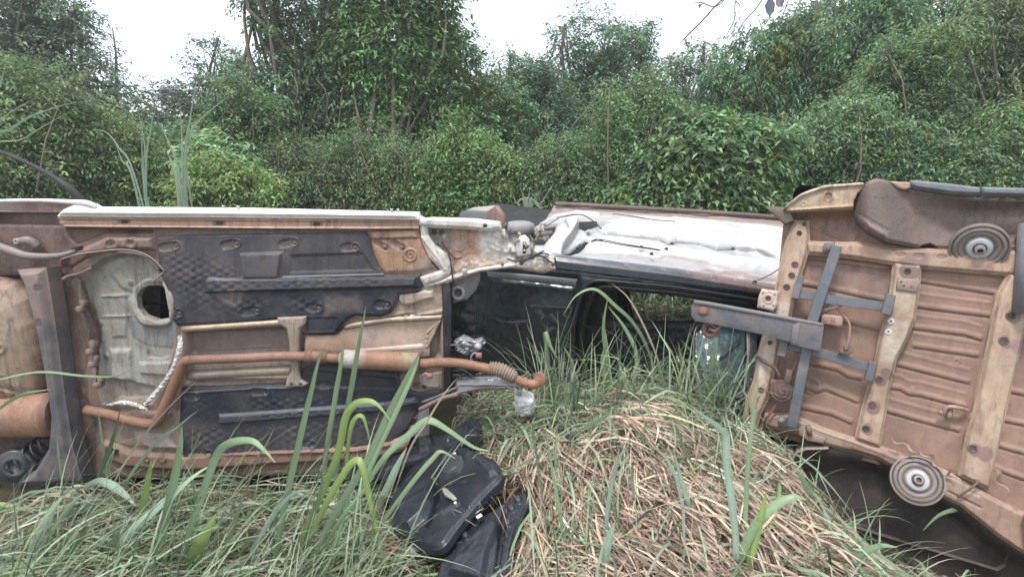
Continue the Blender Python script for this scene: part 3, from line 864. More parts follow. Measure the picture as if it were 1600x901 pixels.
# suspension arm, damper, cable at top left
mb = MB()
mb.tube([FA.P(x, y, h) for x, y, h in ((-80, 350, .05), (-20, 378, .08), (18, 392, .10), (45, 400, .10), (90, 400, .08), (118, 392, .05))], [.024, .024, .024, .022, .018, .012], 12, col=(.24, .21, .21))
mb.build('suspension_arm', STEEL, A)
mb = MB()
mb.tube([FA.P(28, 378, .05), FA.P(45, 376, .05), FA.P(60, 386, .03)], [.022, .026, .026], 14, col=(.22, .18, .17))
mb.lathe(FA.P(27, 377, .065), FA.N, [(.018, -.02), (.018, .01), (.012, .014), (.008, .014), (.006, .004)], 14, col=(.4, .36, .33)); mb.build('damper_mount', STEEL, A)
mb = MB(); mb.tube([FA.P(x, y, h) for x, y, h in ((95, 405, .10), (120, 398, .09), (145, 394, .07), (185, 390, .06), (215, 393, .05), (238, 404, .04), (254, 420, .03), (257, 424, .02), (243, 436, .02), (240, 441, .01))], .0055, 8, col=(.30, .22, .19))
mb.tube([FA.P(x, y, h) for x, y, h in ((185, 394, .03), (215, 397, .03), (236, 408, .03), (250, 424, .02))], .008, 8, col=(.16, .12, .12)); mb.build('brake_cable', STEEL, A)
mb = MB(); mb.tube([FA.P(x, y, .05) for x, y in ((99, 436), (107, 431), (125, 427), (143, 418))], [.012, .008, .007, .007], 8, col=(.3, .22, .19)); mb.build('brake_pipe', STEEL, A)

# --- rear floor tub (spare wheel well) bulging to the camera ---
TUB = [(-120, 430), (0, 432), (35, 440), (60, 462), (72, 500), (78, 550), (76, 600), (66, 618), (-120, 640)]
s = Sheet(FA, TUB, h=.03, step=.006, thick=.16, col=(.36, .29, .21))
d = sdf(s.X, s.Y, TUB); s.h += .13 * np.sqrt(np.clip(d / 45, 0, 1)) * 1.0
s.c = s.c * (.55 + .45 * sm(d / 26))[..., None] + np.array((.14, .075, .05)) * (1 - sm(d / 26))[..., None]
s.ringb(32, 535, 8, 4, .008); s.circ(32, 535, 4, h=-.006)
s.line([(12, 560), (25, 566), (38, 576)], 4, h=.01, col=(.18, .13, .1)); s.poly([(-10, 590), (25, 592), (50, 603), (52, 612), (-10, 618)], h=.015, edge=4, col=(.42, .30, .21))
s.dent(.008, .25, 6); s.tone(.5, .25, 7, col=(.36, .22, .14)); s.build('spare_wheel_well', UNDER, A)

# --- rear axle beam ---
AX = [(50, 418), (95, 415), (104, 470), (114, 540), (124, 620), (135, 690), (150, 742), (40, 745), (78, 722), (98, 690), (101, 640), (93, 580), (80, 510), (62, 440)]
s = Sheet(FA, AX, h=.14, step=.005, rim=.035, rimw=9, thick=.10, col=(.10, .098, .112))
s.line([(88, 430), (100, 520), (110, 620), (120, 700)], 3, h=.006, col=(.09, .10, .12)); s.poly([(40, 400), (110, 400), (108, 500), (85, 510)], col=(.26, .19, .17), soft=30)
for (x, y) in ((88, 445), (90, 498), (96, 545), (124, 705)): s.circ(x, y, 6, h=-.003, col=(.09, .085, .09), ca=.8, soft=3)
s.tone(.5, .09, 15, col=(.07, .08, .10)); s.build('rear_axle', STEEL, A)
# gap between axle and well: sheet coloured dark brown for its shade
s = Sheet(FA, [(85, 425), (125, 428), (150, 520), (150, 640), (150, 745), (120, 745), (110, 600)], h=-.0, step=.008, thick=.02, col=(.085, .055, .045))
s.line([(118, 440), (146, 520), (142, 600)], 10, h=-.03, edge=6); s.build('axle_gap_shade', UNDER, A)
for (x, y, r) in ((128, 482, 6), (147, 568, 8), (155, 600, 9), (143, 548, 6)):
    mb = MB(); mb.lathe(FA.P(x, y, .02), FA.N, [(.020, -.02), (.020, .03), (.014, .035), (.006, .035)], 12, col=(.26, .19, .17)); mb.box(FA.P(x + 3, y - 8, .015), FA.U * .012, FA.V * .02, FA.N * .02, col=(.24, .17, .15)); mb.build('mounting_bracket', UNDER, A)

# --- rear muffler ---
mb = MB(); c0 = FA.P(-110, 652, .08); c1 = FA.P(92, 647, .06); ax = c1 - c0; L = np.linalg.norm(ax)
oc = (.50, .27, .17)
mb.lathe(c0, ax, [(.07, 0, oc), (.125, .01, oc), (.13, .03, oc), (.132, L - .06, oc), (.128, L - .045, (.3, .15, .1)), (.118, L - .01, (.10, .05, .04)), (.07, L, (.07, .04, .035))], 36, X=FA.V, sq=.8)
mb.build('rear_muffler', RUST, A, sharp=40)
# --- spring and its seat ---
mb = MB(); pts = []
a0 = FA.P(22, 726, .08); a1 = FA.P(88, 684, .02); axs = (a1 - a0); ln = np.linalg.norm(axs); axs /= ln
sx = np.cross(axs, FA.N); sx /= np.linalg.norm(sx)
for i in range(0, 97):
    t = i / 96 * 5.2 * 2 * math.pi
    pts.append(a0 + axs * ln * i / 96 + .062 * (math.cos(t) * sx + math.sin(t) * FA.N))
mb.tube(pts, .0085, 8, col=(.035, .035, .04), spline=False); mb.build('coil_spring', CLEANPL, A)
mb = MB(); mb.lathe(FA.P(24, 728, .11), FA.N + .3 * FA.U, [(.10, -.04), (.105, 0), (.095, .02), (.07, .012), (.065, .025), (.04, .022), (.035, .008), (.0, .006)], 30, col=(.05, .05, .056)); mb.build('spring_seat', CLEANPL, A)
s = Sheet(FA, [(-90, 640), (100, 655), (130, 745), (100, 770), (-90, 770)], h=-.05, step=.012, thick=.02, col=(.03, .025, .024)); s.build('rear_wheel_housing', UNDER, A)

# --- black plastic undershields ---
def hexdimple(s, region, amp=.0020, pitch=10.5):
    X, Y = s.X, s.Y * 1.0
    a = 2 * math.pi / pitch
    k = (np.cos(a * X) + np.cos(a * (.5 * X + .866 * Y)) + np.cos(a * (.5 * X - .866 * Y)))
    m = np.zeros(X.shape)
    for r in region: m = np.maximum(m, sm(sdf(X, Y, r) / 5))
    fade = np.clip(.45 + .9 * vnoise(s.X / 130, s.Y / 130, 77), 0, 1)
    s.h += amp * np.clip(k - .2, -1, 1.4) * m * fade
SH1 = [(246, 370), (300, 366), (440, 364), (570, 362), (578, 372), (584, 396), (594, 416), (604, 428), (640, 429), (659, 426), (661, 446), (655, 456), (626, 459), (620, 474), (612, 488), (596, 494), (556, 492), (545, 497), (536, 507), (524, 520), (482, 521), (478, 495), (440, 498), (380, 503), (280, 508), (274, 500), (268, 478), (262, 452), (252, 420)]
s = Sheet(FA, SH1, h=.022, step=.0036, rim=.008, rimw=4, thick=.012, col=(.024, .031, .046))
s.poly([(246, 370), (570, 362), (594, 416), (604, 428), (255, 432)], col=(.070, .070, .078), soft=16)
s.poly([(325, 434), (655, 430), (651, 447), (327, 457)], h=.026, edge=4, col=(.075, .082, .10))
s.poly([(376, 394), (446, 392), (440, 434), (446, 436), (374, 436), (382, 430)], h=.020, edge=5, col=(.15, .14, .145), ca=.5)
s.poly([(452, 396), (570, 392), (590, 424), (452, 428)], h=-.008, edge=6)
s.line([(445, 432), (600, 428)], 2.5, h=.006, col=(.36, .33, .33)); s.line([(330, 434), (376, 436)], 2.5, h=.004, col=(.26, .25, .25))
s.line([(325, 458), (655, 449)], 3.5, h=-.008, col=(.02, .022, .03))
s.poly([(338, 456), (385, 454), (375, 478), (350, 474)], col=(.28, .22, .19), ca=.7, soft=10, wob=6)
s.poly([(505, 460), (560, 458), (570, 486), (510, 488)], col=(.27, .22, .19), ca=.55, soft=14, wob=6)
s.poly([(478, 494), (530, 494), (526, 518), (482, 519)], h=-.006, edge=3, col=(.035, .040, .055))
for (x, y, w) in ((277, 383, 20), (372, 380, 18), (462, 378, 18), (556, 386, 16), (283, 488, 22), (404, 484, 20), (500, 480, 14), (606, 475, 14)):
    s.line([(x - w, y + (3 if x < 500 else 0)), (x, y)], 12, h=-.010, edge=3, col=(.20, .15, .13) if y < 400 else (.07, .07, .075), ca=.7); s.ringb(x, y, 6, 3, .006); s.circ(x, y, 3, h=.006, col=(.2, .14, .12))
s.poly([(250, 376), (290, 374), (290, 390), (252, 392)], col=(.24, .17, .14), ca=.7, soft=8)
hexdimple(s, [[(252, 395), (374, 392), (372, 432), (320, 436), (322, 458), (400, 462), (600, 456), (612, 480), (560, 488), (270, 496)], [(325, 436), (600, 432), (600, 446), (327, 456)]])
s.dent(.003, .2, 22); s.tone(.45, .12, 23, col=(.17, .15, .145)); s.build('undershield', PLASTIC, A)
SH2 = [(286, 603), (330, 602), (410, 598), (456, 598), (468, 582), (480, 570), (540, 568), (622, 582), (628, 604), (655, 612), (690, 606), (690, 616), (655, 640), (640, 668), (612, 690), (560, 700), (420, 706), (300, 722), (288, 712), (283, 660)]
s = Sheet(FA, SH2, h=.022, step=.0036, rim=.008, rimw=4, thick=.012, col=(.022, .027, .040))
s.poly([(345, 645), (600, 626), (650, 618), (655, 628), (610, 640), (345, 661)], h=.020, edge=4, col=(.070, .078, .098))
s.line([(346, 646), (600, 628)], 2.5, h=.003, col=(.17, .18, .2))
s.poly([(288, 664), (640, 640), (612, 690), (300, 722)], col=(.085, .082, .09), soft=10, ca=.7)
s.line([(288, 612), (410, 604), (456, 604)], 3, h=.006, col=(.13, .14, .165))
s.poly([(482, 574), (620, 588), (622, 608), (484, 604)], h=-.008, edge=4)
for (x, y, w) in ((418, 610, 18), (515, 600, 12), (328, 706, 26), (490, 692, 18), (545, 690, 10), (310, 618, 14)):
    s.line([(x - w, y), (x, y)], 11, h=-.009, edge=3, col=(.09, .09, .10), ca=.6); s.ringb(x, y, 5.5, 3, .006)
hexdimple(s, [[(345, 648), (600, 630), (600, 638), (345, 659)], [(288, 620), (640, 612), (600, 626), (340, 642), (288, 650)], [(290, 668), (630, 646), (600, 690), (300, 714)]])
s.dent(.003, .2, 24); s.tone(.35, .12, 25, col=(.13, .12, .12)); s.build('undershield', PLASTIC, A)

# --- tunnel : rails, foil shield, brace ---
mb = MB(); mb.tube([FA.P(x, y, .012) for x, y in ((286, 514), (360, 509), (447, 503))], .019, 12, col=(.58, .50, .38)); mb.build('tunnel_rail', GALV, A)
mb = MB(); mb.tube([FA.P(x, y, .012) for x, y in ((296, 586), (360, 582), (455, 577))], .030, 14, col=(.66, .60, .50)); mb.build('tunnel_rail', GALV, A)
s = Sheet(FA, [(476, 524), (526, 522), (540, 508), (560, 499), (640, 487), (691, 492), (688, 503), (672, 535), (672, 556), (655, 558), (560, 560), (478, 556)], h=-.01, step=.004, rim=.004, rimw=2, thick=.008, col=(.44, .36, .30))
s.line([(540, 510), (600, 500), (690, 495)], 7, h=.016, edge=4, col=(.62, .54, .44)); s.line([(661, 492), (662, 548)], 2.5, h=.005)
for k_ in range(4): s.line([(668, 520 + k_ * 7), (688, 500 + k_ * 3)], 3, h=.009, edge=2)
s.h += .03 * sm((s.Y - 510) / 40); s.poly([(476, 524), (560, 520), (560, 556), (478, 556)], col=(.38, .23, .15), ca=.75, soft=26)
s.line([(560, 548), (660, 540)], 6, h=.004, col=(.72, .68, .62), ca=.8, soft=6)
for (x, y) in ((628, 492), (638, 491), (648, 490)): s.circ(x, y, 2.2, h=-.004, col=(.1, .08, .07))
s.build('heat_shield', GALV, A)
s = Sheet(FA, [(437, 494), (482, 492), (480, 504), (472, 512), (470, 530), (470, 575), (474, 590), (484, 596), (480, 600), (450, 602), (452, 590), (458, 578), (456, 530), (452, 512), (440, 504)], h=.045, step=.0035, rim=.008, rimw=3, thick=.05, col=(.38, .31, .26))
s.line([(463, 500), (463, 595)], 3, h=.006); s.circ(460, 597, 2.5, h=-.005, col=(.06, .05, .05)); s.circ(474, 597, 2.5, h=-.005, col=(.06, .05, .05))
s.build('tunnel_brace', UNDER, A)
# torn foil heat shield edge, crumpled and bright
def crinkle(name, pts, wid, seed, col=(.62, .60, .57)):
    wid = [q * .7 for q in wid]
    rng = np.random.RandomState(seed)
    P, W = catmull(np.array([FA.P(x, y, h) for x, y, h in pts]), 14, np.array(wid, float))
    T = np.gradient(P, axis=0); T /= np.linalg.norm(T, axis=1)[:, None]
    S = np.cross(T, FA.N); S /= np.linalg.norm(S, axis=1)[:, None]
    V = []
    for k_ in range(5):
        a = (k_ / 4 - .5)
        V.append(P + S * (W * a)[:, None] + FA.N * (rng.uniform(-.0035, .0035, len(P)) + .012 * (1 - 4 * a * a))[:, None])
    V = np.stack(V, 1).reshape(-1, 3); n = len(P)
    Q = [(i * 5 + k_, i * 5 + k_ + 1, i * 5 + 6 + k_, i * 5 + 5 + k_) for i in range(n - 1) for k_ in range(4)]
    return put(name, V, Q, ALU_FOIL, A, cols=col, smooth=False)
ALU_FOIL = surf('crumpled_foil', base=(1, 1, 1), mud=(.45, .36, .28), mud_amt=.25, rough=.35, metal=.5, scale=14, dark_amt=.1, bump=.3)
crinkle('foil_shield', [(281, 523, .03), (280, 545, .05), (272, 572, .06), (257, 598, .06), (240, 618, .06), (226, 632, .05)], [.035, .05, .045, .05, .05, .03], 3)
crinkle('foil_shield', [(168, 632, .01), (190, 629, .02), (210, 632, .03), (232, 640, .03)], [.02, .045, .045, .02], 4, col=(.45, .42, .39))
s = Sheet(FA, [(282, 548), (290, 545), (286, 600), (284, 640), (278, 656), (258, 672), (238, 674), (200, 660), (228, 636), (258, 604), (272, 578)], h=-.012, step=.006, thick=.01, col=(.30, .18, .12)); s.h += -.02; s.line([(284, 560), (284, 640), (262, 670), (236, 674)], 3, h=.014, col=(.6, .55, .5)); s.build('pipe_shroud', UNDER, A)

# --- exhaust line ---
EX = None
mb = MB()
mb.tube([FA.P(x, y, .06) for x, y in ((300, 562), (380, 559), (455, 556), (538, 560))], .0275, 16, col=(.46, .25, .175))
mb.tube([FA.P(x, y, h) for x, y, h in ((300, 562, .06), (287, 566, .06), (280, 582, .06), (270, 606, .06), (258, 634, .06), (248, 654, .055), (236, 662, .05), (205, 657, .05), (170, 647, .04), (135, 640, .02))], .030, 16, col=(.36, .19, .11), sub=6)
EX = mb.build('exhaust_pipe', RUST, A)
mb = MB()
for x, y in ((486, 556), (503, 557)):
    mb.lathe(FA.P(x, y, .06), FA.U, [(.030, -.008), (.038, -.005), (.038, .005), (.030, .008)], 18, col=(.42, .24, .17))
mb.tube([FA.P(478, 556, .06), FA.P(512, 558, .06)], .034, 16, col=(.42, .22, .15)); mb.build('pipe_clamp', RUST, EX)
mb = MB(); c0 = FA.P(536, 560, .065); c1 = FA.P(657, 566, .065); ax = c1 - c0; L = np.linalg.norm(ax)
mb.lathe(c0, ax, [(.032, -.02, (.5, .3, .22)), (.05, 0, (.68, .63, .56)), (.054, .01, (.72, .69, .64)), (.054, .1, (.7, .66, .6)), (.055, .15, (.50, .25, .15)), (.055, L * .72, (.52, .26, .155)), (.055, L * .78, (.50, .36, .23)), (.055, L - .015, (.50, .38, .25)), (.045, L - .003, (.3, .2, .14)), (.03, L, (.2, .12, .09))], 40)
mb.build('resonator', RUST, EX, sharp=40)
mb = MB(); mb.tube([FA.P(x, y, h) for x, y, h in ((655, 568, .065), (690, 566, .07), (715, 567, .07), (742, 571, .08), (768, 577, .09))], .0275, 16, col=(.50, .245, .15), sub=6)
mb.build('front_pipe', RUST, EX)
mb = MB(); fp, _ = catmull(np.array([FA.P(x, y, .09) for x, y in ((764, 575), (778, 577), (792, 583), (804, 590))]), 14, np.ones(4)); nn = len(fp)
mb.tube(fp, [.036 + .005 * math.sin(i * 1.5) + .006 * math.sin(math.pi * i / (nn - 1)) for i in range(nn)], 18, col=(.42, .31, .22), spline=False); mb.build('flex_joint', RUST, EX)
mb = MB(); mb.tube([FA.P(x, y, .09) for x, y in ((800, 589), (818, 597), (832, 600), (841, 597), (844, 590))], [.026, .026, .027, .028, .026], 14, col=(.52, .24, .14), sub=6)
mb.lathe(FA.P(843, 592, .09), -FA.U * .6 - FA.V * .3 + FA.N, [(.02, -.01), (.042, -.006), (.042, .004), (.028, .008)], 14, col=(.42, .19, .13)); mb.build('pipe_flange', RUST, EX)
for (x, y) in ((746, 555), (669, 587)):
    mb = MB(); mb.tube([FA.P(x - 8, y + 12, .06), FA.P(x - 10, y + 2, .08), FA.P(x - 4, y - 4, .09), FA.P(x + 2, y - 1, .09)], .005, 8, col=(.6, .55, .55), sub=5)
    mb.box(FA.P(x + 2, y, .09), FA.U * .017, FA.V * .016, FA.N * .014, col=(.48, .24, .22), ch=.5); mb.build('rubber_hanger', RUST, EX)

# --- front end, stripped ---
s = Sheet(FA, [(656, 341), (675, 339), (740, 341), (782, 346), (784, 357), (768, 361), (720, 357), (668, 355), (656, 352)], h=.045, step=.004, rim=.02, rimw=5, thick=.06, col=(.52, .53, .50)); s.circ(759, 353, 3.2, h=-.01, edge=1.5, col=(.02, .02, .02))
s.dent(.003, .12, 31); s.build('wing_rail', PRIMER, A)
s = Sheet(FA, [(655, 341), (668, 350), (669, 366), (680, 382), (698, 396), (707, 412), (703, 428), (690, 438), (664, 446), (656, 432), (690, 421), (672, 402), (660, 376)], h=.03, step=.004, rim=.012, rimw=5, thick=.05, col=(.56, .54, .50))
s.line([(660, 370), (684, 400), (696, 420)], 4, h=.008); s.dent(.004, .1, 32); s.build('front_pillar', PRIMER, A)
s = Sheet(FA, [(667, 354), (720, 357), (768, 361), (800, 356), (826, 362), (836, 380), (834, 404), (800, 412), (745, 420), (702, 430), (704, 410), (694, 392), (674, 372)], h=-.035, step=.004, rim=.004, rimw=3, thick=.02, col=(.42, .26, .17))
s.poly([(667, 354), (706, 357), (702, 392), (694, 392), (674, 372)], col=(.20, .19, .20), soft=4, h=-.012, edge=3)
s.poly([(752, 360), (800, 356), (836, 364), (836, 404), (770, 416), (748, 385)], col=(.66, .64, .61), soft=16, wob=6)
s.poly([(700, 415), (760, 396), (790, 412), (705, 430)], col=(.56, .46, .38), soft=12)
s.ringb(715, 382, 10, 3, .008, (.33, .28, .24)); s.circ(715, 382, 8, h=.004, col=(.33, .29, .26)); s.line([(726, 362), (727, 385)], 2, h=.008); s.line([(703, 360), (698, 388)], 2, h=.006)
s.line([(770, 366), (772, 380)], 3, h=.012); s.line([(783, 362), (785, 378)], 3, h=.012); s.line([(796, 360), (797, 376)], 3, h=-.012)
s.poly([(750, 370), (772, 366), (790, 380), (806, 376), (812, 392), (790, 402), (765, 396)], h=.028, edge=9)
for (x, y) in ((676, 363), (688, 364)): s.circ(x, y, 4.2, h=-.01, col=(.02, .02, .02))
s.circ(692, 369, 4, h=.01, col=(.5, .5, .5)); s.dent(.012, .05, 33); s.build('inner_fender', PRIMER, A)
s = Sheet(FA, [(663, 446), (700, 431), (745, 419), (800, 410), (835, 404), (850, 402), (866, 406), (868, 420), (850, 426), (822, 422), (800, 418), (750, 424), (706, 440), (664, 450)], h=.025, step=.004, rim=.014, rimw=4, thick=.06, col=(.50, .42, .36))
s.poly([(663, 440), (720, 424), (800, 409), (866, 402), (866, 408), (745, 424), (664, 448)], col=(.72, .69, .65), soft=5)
for (x, y) in ((726, 424), (785, 413), (815, 411), (864, 414)): s.circ(x, y, 3, h=-.008, edge=1.5, col=(.05, .04, .04))
s.tone(.6, .05, 34, col=(.2, .13, .1)); s.dent(.009, .05, 35); rail = s.build('longitudinal_rail', PRIMER, A)
bolt(FA, A, 726, 423, 3, .035, (.6, .57, .53))
mb = MB(); mb.plate(FA, [(812, 368), (820, 366), (827, 372), (830, 396), (808, 400), (806, 384)], .03, .05, 1.5, col=(.66, .64, .62)); mb.plate(FA, [(817, 377), (822, 377), (822, 395), (817, 395)], .05, .053, .5, col=(.02, .02, .02))
for y in (381, 391): mb.lathe(FA.P(819.5, y, .053), FA.N, [(.006, 0), (.005, .003)], 10, col=(.7, .7, .7))
mb.build('strut_bracket', PRIMER, A)
# tangle of small brackets, hoses and a cap at the very front corner
mb = MB()
mb.lathe(FA.P(812, 350, -.05), np.array([0, 0, 1.0]), [(.075, -.05), (.085, -.03), (.085, .0), (.06, .012), (.0, .014)], 26, col=(.30, .29, .29)); mb.build('strut_cap', STEEL, A)
mb = MB(); mb.tube([FA.P(x, y, h) for x, y, h in ((826, 350, -.1), (827, 362, -.08), (838, 368, -.06), (852, 366, -.06), (862, 364, -.08))], [.018, .02, .02, .018, .014], 12, col=(.22, .20, .20), sub=6); mb.build('coolant_hose', PLASTIC, A)
rg = np.random.RandomState(8)
for i in range(9):
    x, y = 800 + rg.rand() * 55, 358 + rg.rand() * 50
    mb = MB(); q = FA.P(x, y, -.02 + .05 * rg.rand()); v1 = rg.normal(0, 1, 3); v1 /= np.linalg.norm(v1); v2 = np.cross(v1, FA.N); v2 /= np.linalg.norm(v2); v3 = np.cross(v1, v2)
    g = .25 + .4 * rg.rand(); mb.box(q, v1 * rg.uniform(.02, .05), v2 * rg.uniform(.008, .02), v3 * rg.uniform(.003, .01), col=(g, g * .96, g * .93)); mb.build('bracket', PRIMER, A)
for pts in ([(792, 404), (806, 408), (826, 404), (846, 396), (858, 398)], [(816, 410), (830, 402), (845, 400), (862, 410)], [(700, 396), (704, 408), (706, 424), (708, 440)], [(690, 378), (700, 392), (712, 404), (722, 402)], [(824, 404), (836, 398), (850, 392)]):
    mb = MB(); mb.tube([FA.P(x, y, .05) for x, y in pts], .0045, 6, col=(.05, .045, .045), sub=4); mb.build('cable', PLASTIC, A)
rg = np.random.RandomState(21)
for i in range(14):
    x, y = 786 + rg.rand() * 66, 352 + rg.rand() * 60
    a = rg.uniform(0, 3.14); L_ = rg.uniform(8, 24); n = 7; V = []; c = FA.P(x, y, rg.uniform(-.05, .05)); kk = 3.4 / F
    d = FA.U * math.cos(a) + FA.V * math.sin(a); w_ = np.cross(d, FA.N)
    for j in range(n):
        q = j / (n - 1) - .5
        m_ = c + d * q * L_ * kk + FA.N * (.03 * math.sin(q * 6 + i) + rg.normal(0, .006)); ww = rg.uniform(.006, .02)
        V += [m_ - w_ * ww + FA.N * rg.normal(0, .008), m_ + FA.N * .006, m_ + w_ * ww + FA.N * rg.normal(0, .008)]
    Q = [(3 * j + k, 3 * j + k + 1, 3 * j + k + 4, 3 * j + k + 3) for j in range(n - 1) for k in range(2)]
    g = rg.choice([.62, .5, .3, .14]); put('torn_strip', np.array(V), Q, PRIMER, A, cols=(g, g * .97, g * .94), smooth=False)
# strut cup and grey liner hanging under the rail
mb = MB()
s = Sheet(FA, [(704, 436), (722, 430), (748, 424), (748, 440), (742, 456), (728, 470), (706, 476)], h=-.05, step=.005, thick=.02, rim=.01, rimw=4, col=(.20, .19, .20)); s.ringb(714, 459, 9, 5, .018, (.40, .40, .40)); s.circ(714, 459, 6, h=-.01, col=(.05, .05, .05)); s.dent(.004, .1, 36); s.build('arch_liner', STEEL, A)
# rubber edge of the bulkhead and a bulkhead sheet painted near-black for the shade there
mb = MB(); mb.plate(FA, [(691, 438), (703, 436), (706, 500), (704, 560), (706, 622), (694, 622), (693, 540)], -.03, .012, 1.5, col=(.02, .02, .022)); mb.build('bulkhead_seal', PLASTIC, A)
s = Sheet(FA, [(700, 430), (738, 428), (742, 470), (735, 560), (715, 615), (700, 620)], h=-.16, step=.01, thick=.02, col=(.02, .02, .022)); s.dent(.03, .1, 37); s.build('bulkhead', PLASTIC, A)
# gearbox linkage, wiring, silver subframe
rg = np.random.RandomState(12)
for i in range(16):
    x0, y0 = 698 + rg.rand() * 40, 532 + rg.rand() * 72
    mb = MB(); mb.tube([FA.P(x0, y0, -.03), FA.P(x0 + rg.uniform(8, 25), y0 + rg.uniform(-8, 8), .02), FA.P(x0 + rg.uniform(22, 48), y0 + rg.uniform(-14, 18), -.02)], rg.uniform(.003, .006), 6, col=(.04, .04, .045) if i % 3 else (.25, .24, .25), sub=4); mb.build('wire', PLASTIC, A)
s = Sheet(FA, [(708, 534), (722, 526), (738, 533), (752, 530), (758, 538), (750, 546), (742, 552), (726, 556), (712, 550)], h=.0, step=.004, rim=.02, rimw=4, thick=.05, col=(.36, .37, .39)); s.dent(.015, .03, 41); s.build('gearbox_casing', ALU, A)
mb = MB(); mb.lathe(FA.P(747, 541, .03), FA.N + .5 * FA.U, [(.02, -.03), (.024, 0), (.018, .014), (.0, .016)], 16, col=(.5, .5, .52)); mb.build('balljoint', ALU, A)
s = Sheet(FA, [(712, 596), (720, 592), (780, 590), (820, 594), (828, 602), (806, 606), (770, 608), (730, 611), (728, 616), (713, 615)], h=.03, step=.004, rim=.012, rimw=3, thick=.06, col=(.50, .50, .52))
for x in (722, 790, 800, 808, 816): s.circ(x, 604 if x > 730 else 610, 2.2, h=-.006, col=(.04, .04, .04))
s.line([(722, 598), (822, 598)], 4, h=.008); s.dent(.006, .08, 42); s.build('subframe', ALU, A)
for pts, r in (([(690, 622), (720, 612), (750, 606), (790, 604)], .010), ([(655, 640), (690, 622), (716, 616)], .014), ([(660, 628), (690, 616), (715, 604)], .008), ([(790, 586), (806, 590), (820, 586), (826, 580)], .006)):
    mb = MB(); mb.tube([FA.P(x, y, .035) for x, y in pts], r, 8, col=(.24, .19, .17), sub=5); mb.build('pipe', STEEL, A)

# --- the rest of the body behind the underside: closed shell, white side up ---
def shell(fr, outline_top, depth, name, mat, parent, top_px, bot_px, prof):
    """car cross-section (height above floor h<=0, along v) swept along the car"""
    pass
def body_loft(name, fr, u0, u1, prof, vtop, vbot, mat, parent, col):
    """prof: list of (u fraction, depth) = side silhouette from tail to nose; swept from vtop to vbot"""
    P = np.array(prof, float); n = len(P)
    V, Fa = [], []
    rows = [(vtop - .0, 0, .0), (vtop + (vbot - vtop) * .02, 1, 1), (vtop + (vbot - vtop) * .98, 1, 1), (vbot, 0, 0)]
    for (v, a, b) in rows:
        for f_, dp in P:
            inset = 1.0 if a else .96
            V.append(fr.w(u0 + (u1 - u0) * (.5 + (f_ - .5) * inset), v, -.06 - (dp - .06) * inset))
    for i in range(3):
        for j in range(n - 1):
            k_ = (j + 1) % n
            Fa.append((i * n + j, i * n + k_, i * n + n + k_, i * n + n + j))
    for base, rev in ((0, False), (3 * n, True)):
        for t in tessellate_polygon([[Vector((q[0], q[1], 0)) for q in P]]):
            Fa.append(tuple(base + i for i in (t if rev else reversed(t))))
    return put(name, np.array(V), Fa, mat, parent, cols=col, smooth=False)
uA, vA = FA.uv(np.array([-110.0, 640.0, 380.0, 380.0]), np.array([330.0, 345.0, 334.0, 715.0]))
prof = [(0, .06), (0, .55), (.03, .75), (.10, .95), (.16, 1.30), (.30, 1.42), (.62, 1.40), (.80, 1.05), (.98, .80), (1.0, .55), (1.0, .06)]
body_loft('body_shell', FA, uA[0], uA[1], prof, vA[2], vA[3] + .12, WHITEP, A, (.9, .9, .9))
# rubber hose arching out at the far left
mb = MB(); mb.tube([at(-60, 214, 3.9), at(0, 237, 3.75), at(45, 256, 3.65), at(85, 278, 3.58), at(112, 298, 3.55), at(130, 318, 3.56)], [.010, .011, .012, .015, .022, .026], 12, sub=6); mb.build('rubber_hose', RUBBER, A)
# ================================================================== MIDDLE WRECK : black car upside down, floor to the sky
FB = Frame(at(850, 403, 4.45), at(1230, 455, 4.12), at(870, 320, 5.85))
if FB.N[2] < 0: FB.N = -FB.N
B = thing('upturned_car', 'black car on its roof between two other wrecks, silver floor to the sky', 'wrecked car', at(1000, 640, 4.3))
class F2(Frame):
    def __init__(s, O, U, V, N): s.O, s.U, s.V, s.N = [np.array(q, float) for q in (O, U, V, N)]
FS = F2(FB.O, FB.U, FB.N, -FB.V)                       # near side of the body, v up towards the sill
BLK = surf('dark_metallic_paint', base=(1, 1, 1), mud=(.03, .03, .03), mud_amt=.2, rough=.28, scale=3, dark_amt=.1, dark=(.004, .004, .005), bump=.05, coat=.5)
SILV = surf('silver_floor_paint', base=(1, 1, 1), mud=(.38, .36, .33), mud_amt=.22, rough=.34, scale=3.2, dark=(.16, .14, .14), dark_amt=.42, streak='x', streaks=.55, speck=.12, bump=.15, metal=.1, fine=45)
SV = (.42, .43, .435); SVW = (.66, .67, .69)
s = Sheet(FB, [(860, 402), (925, 408), (1060, 424), (1240, 452), (1330, 466), (1330, 372), (1235, 350), (1050, 336), (960, 331), (900, 329), (866, 334), (845, 347), (822, 362), (820, 380), (842, 396)], h=0, step=.009, rim=.01, rimw=4, thick=.05, col=SV)
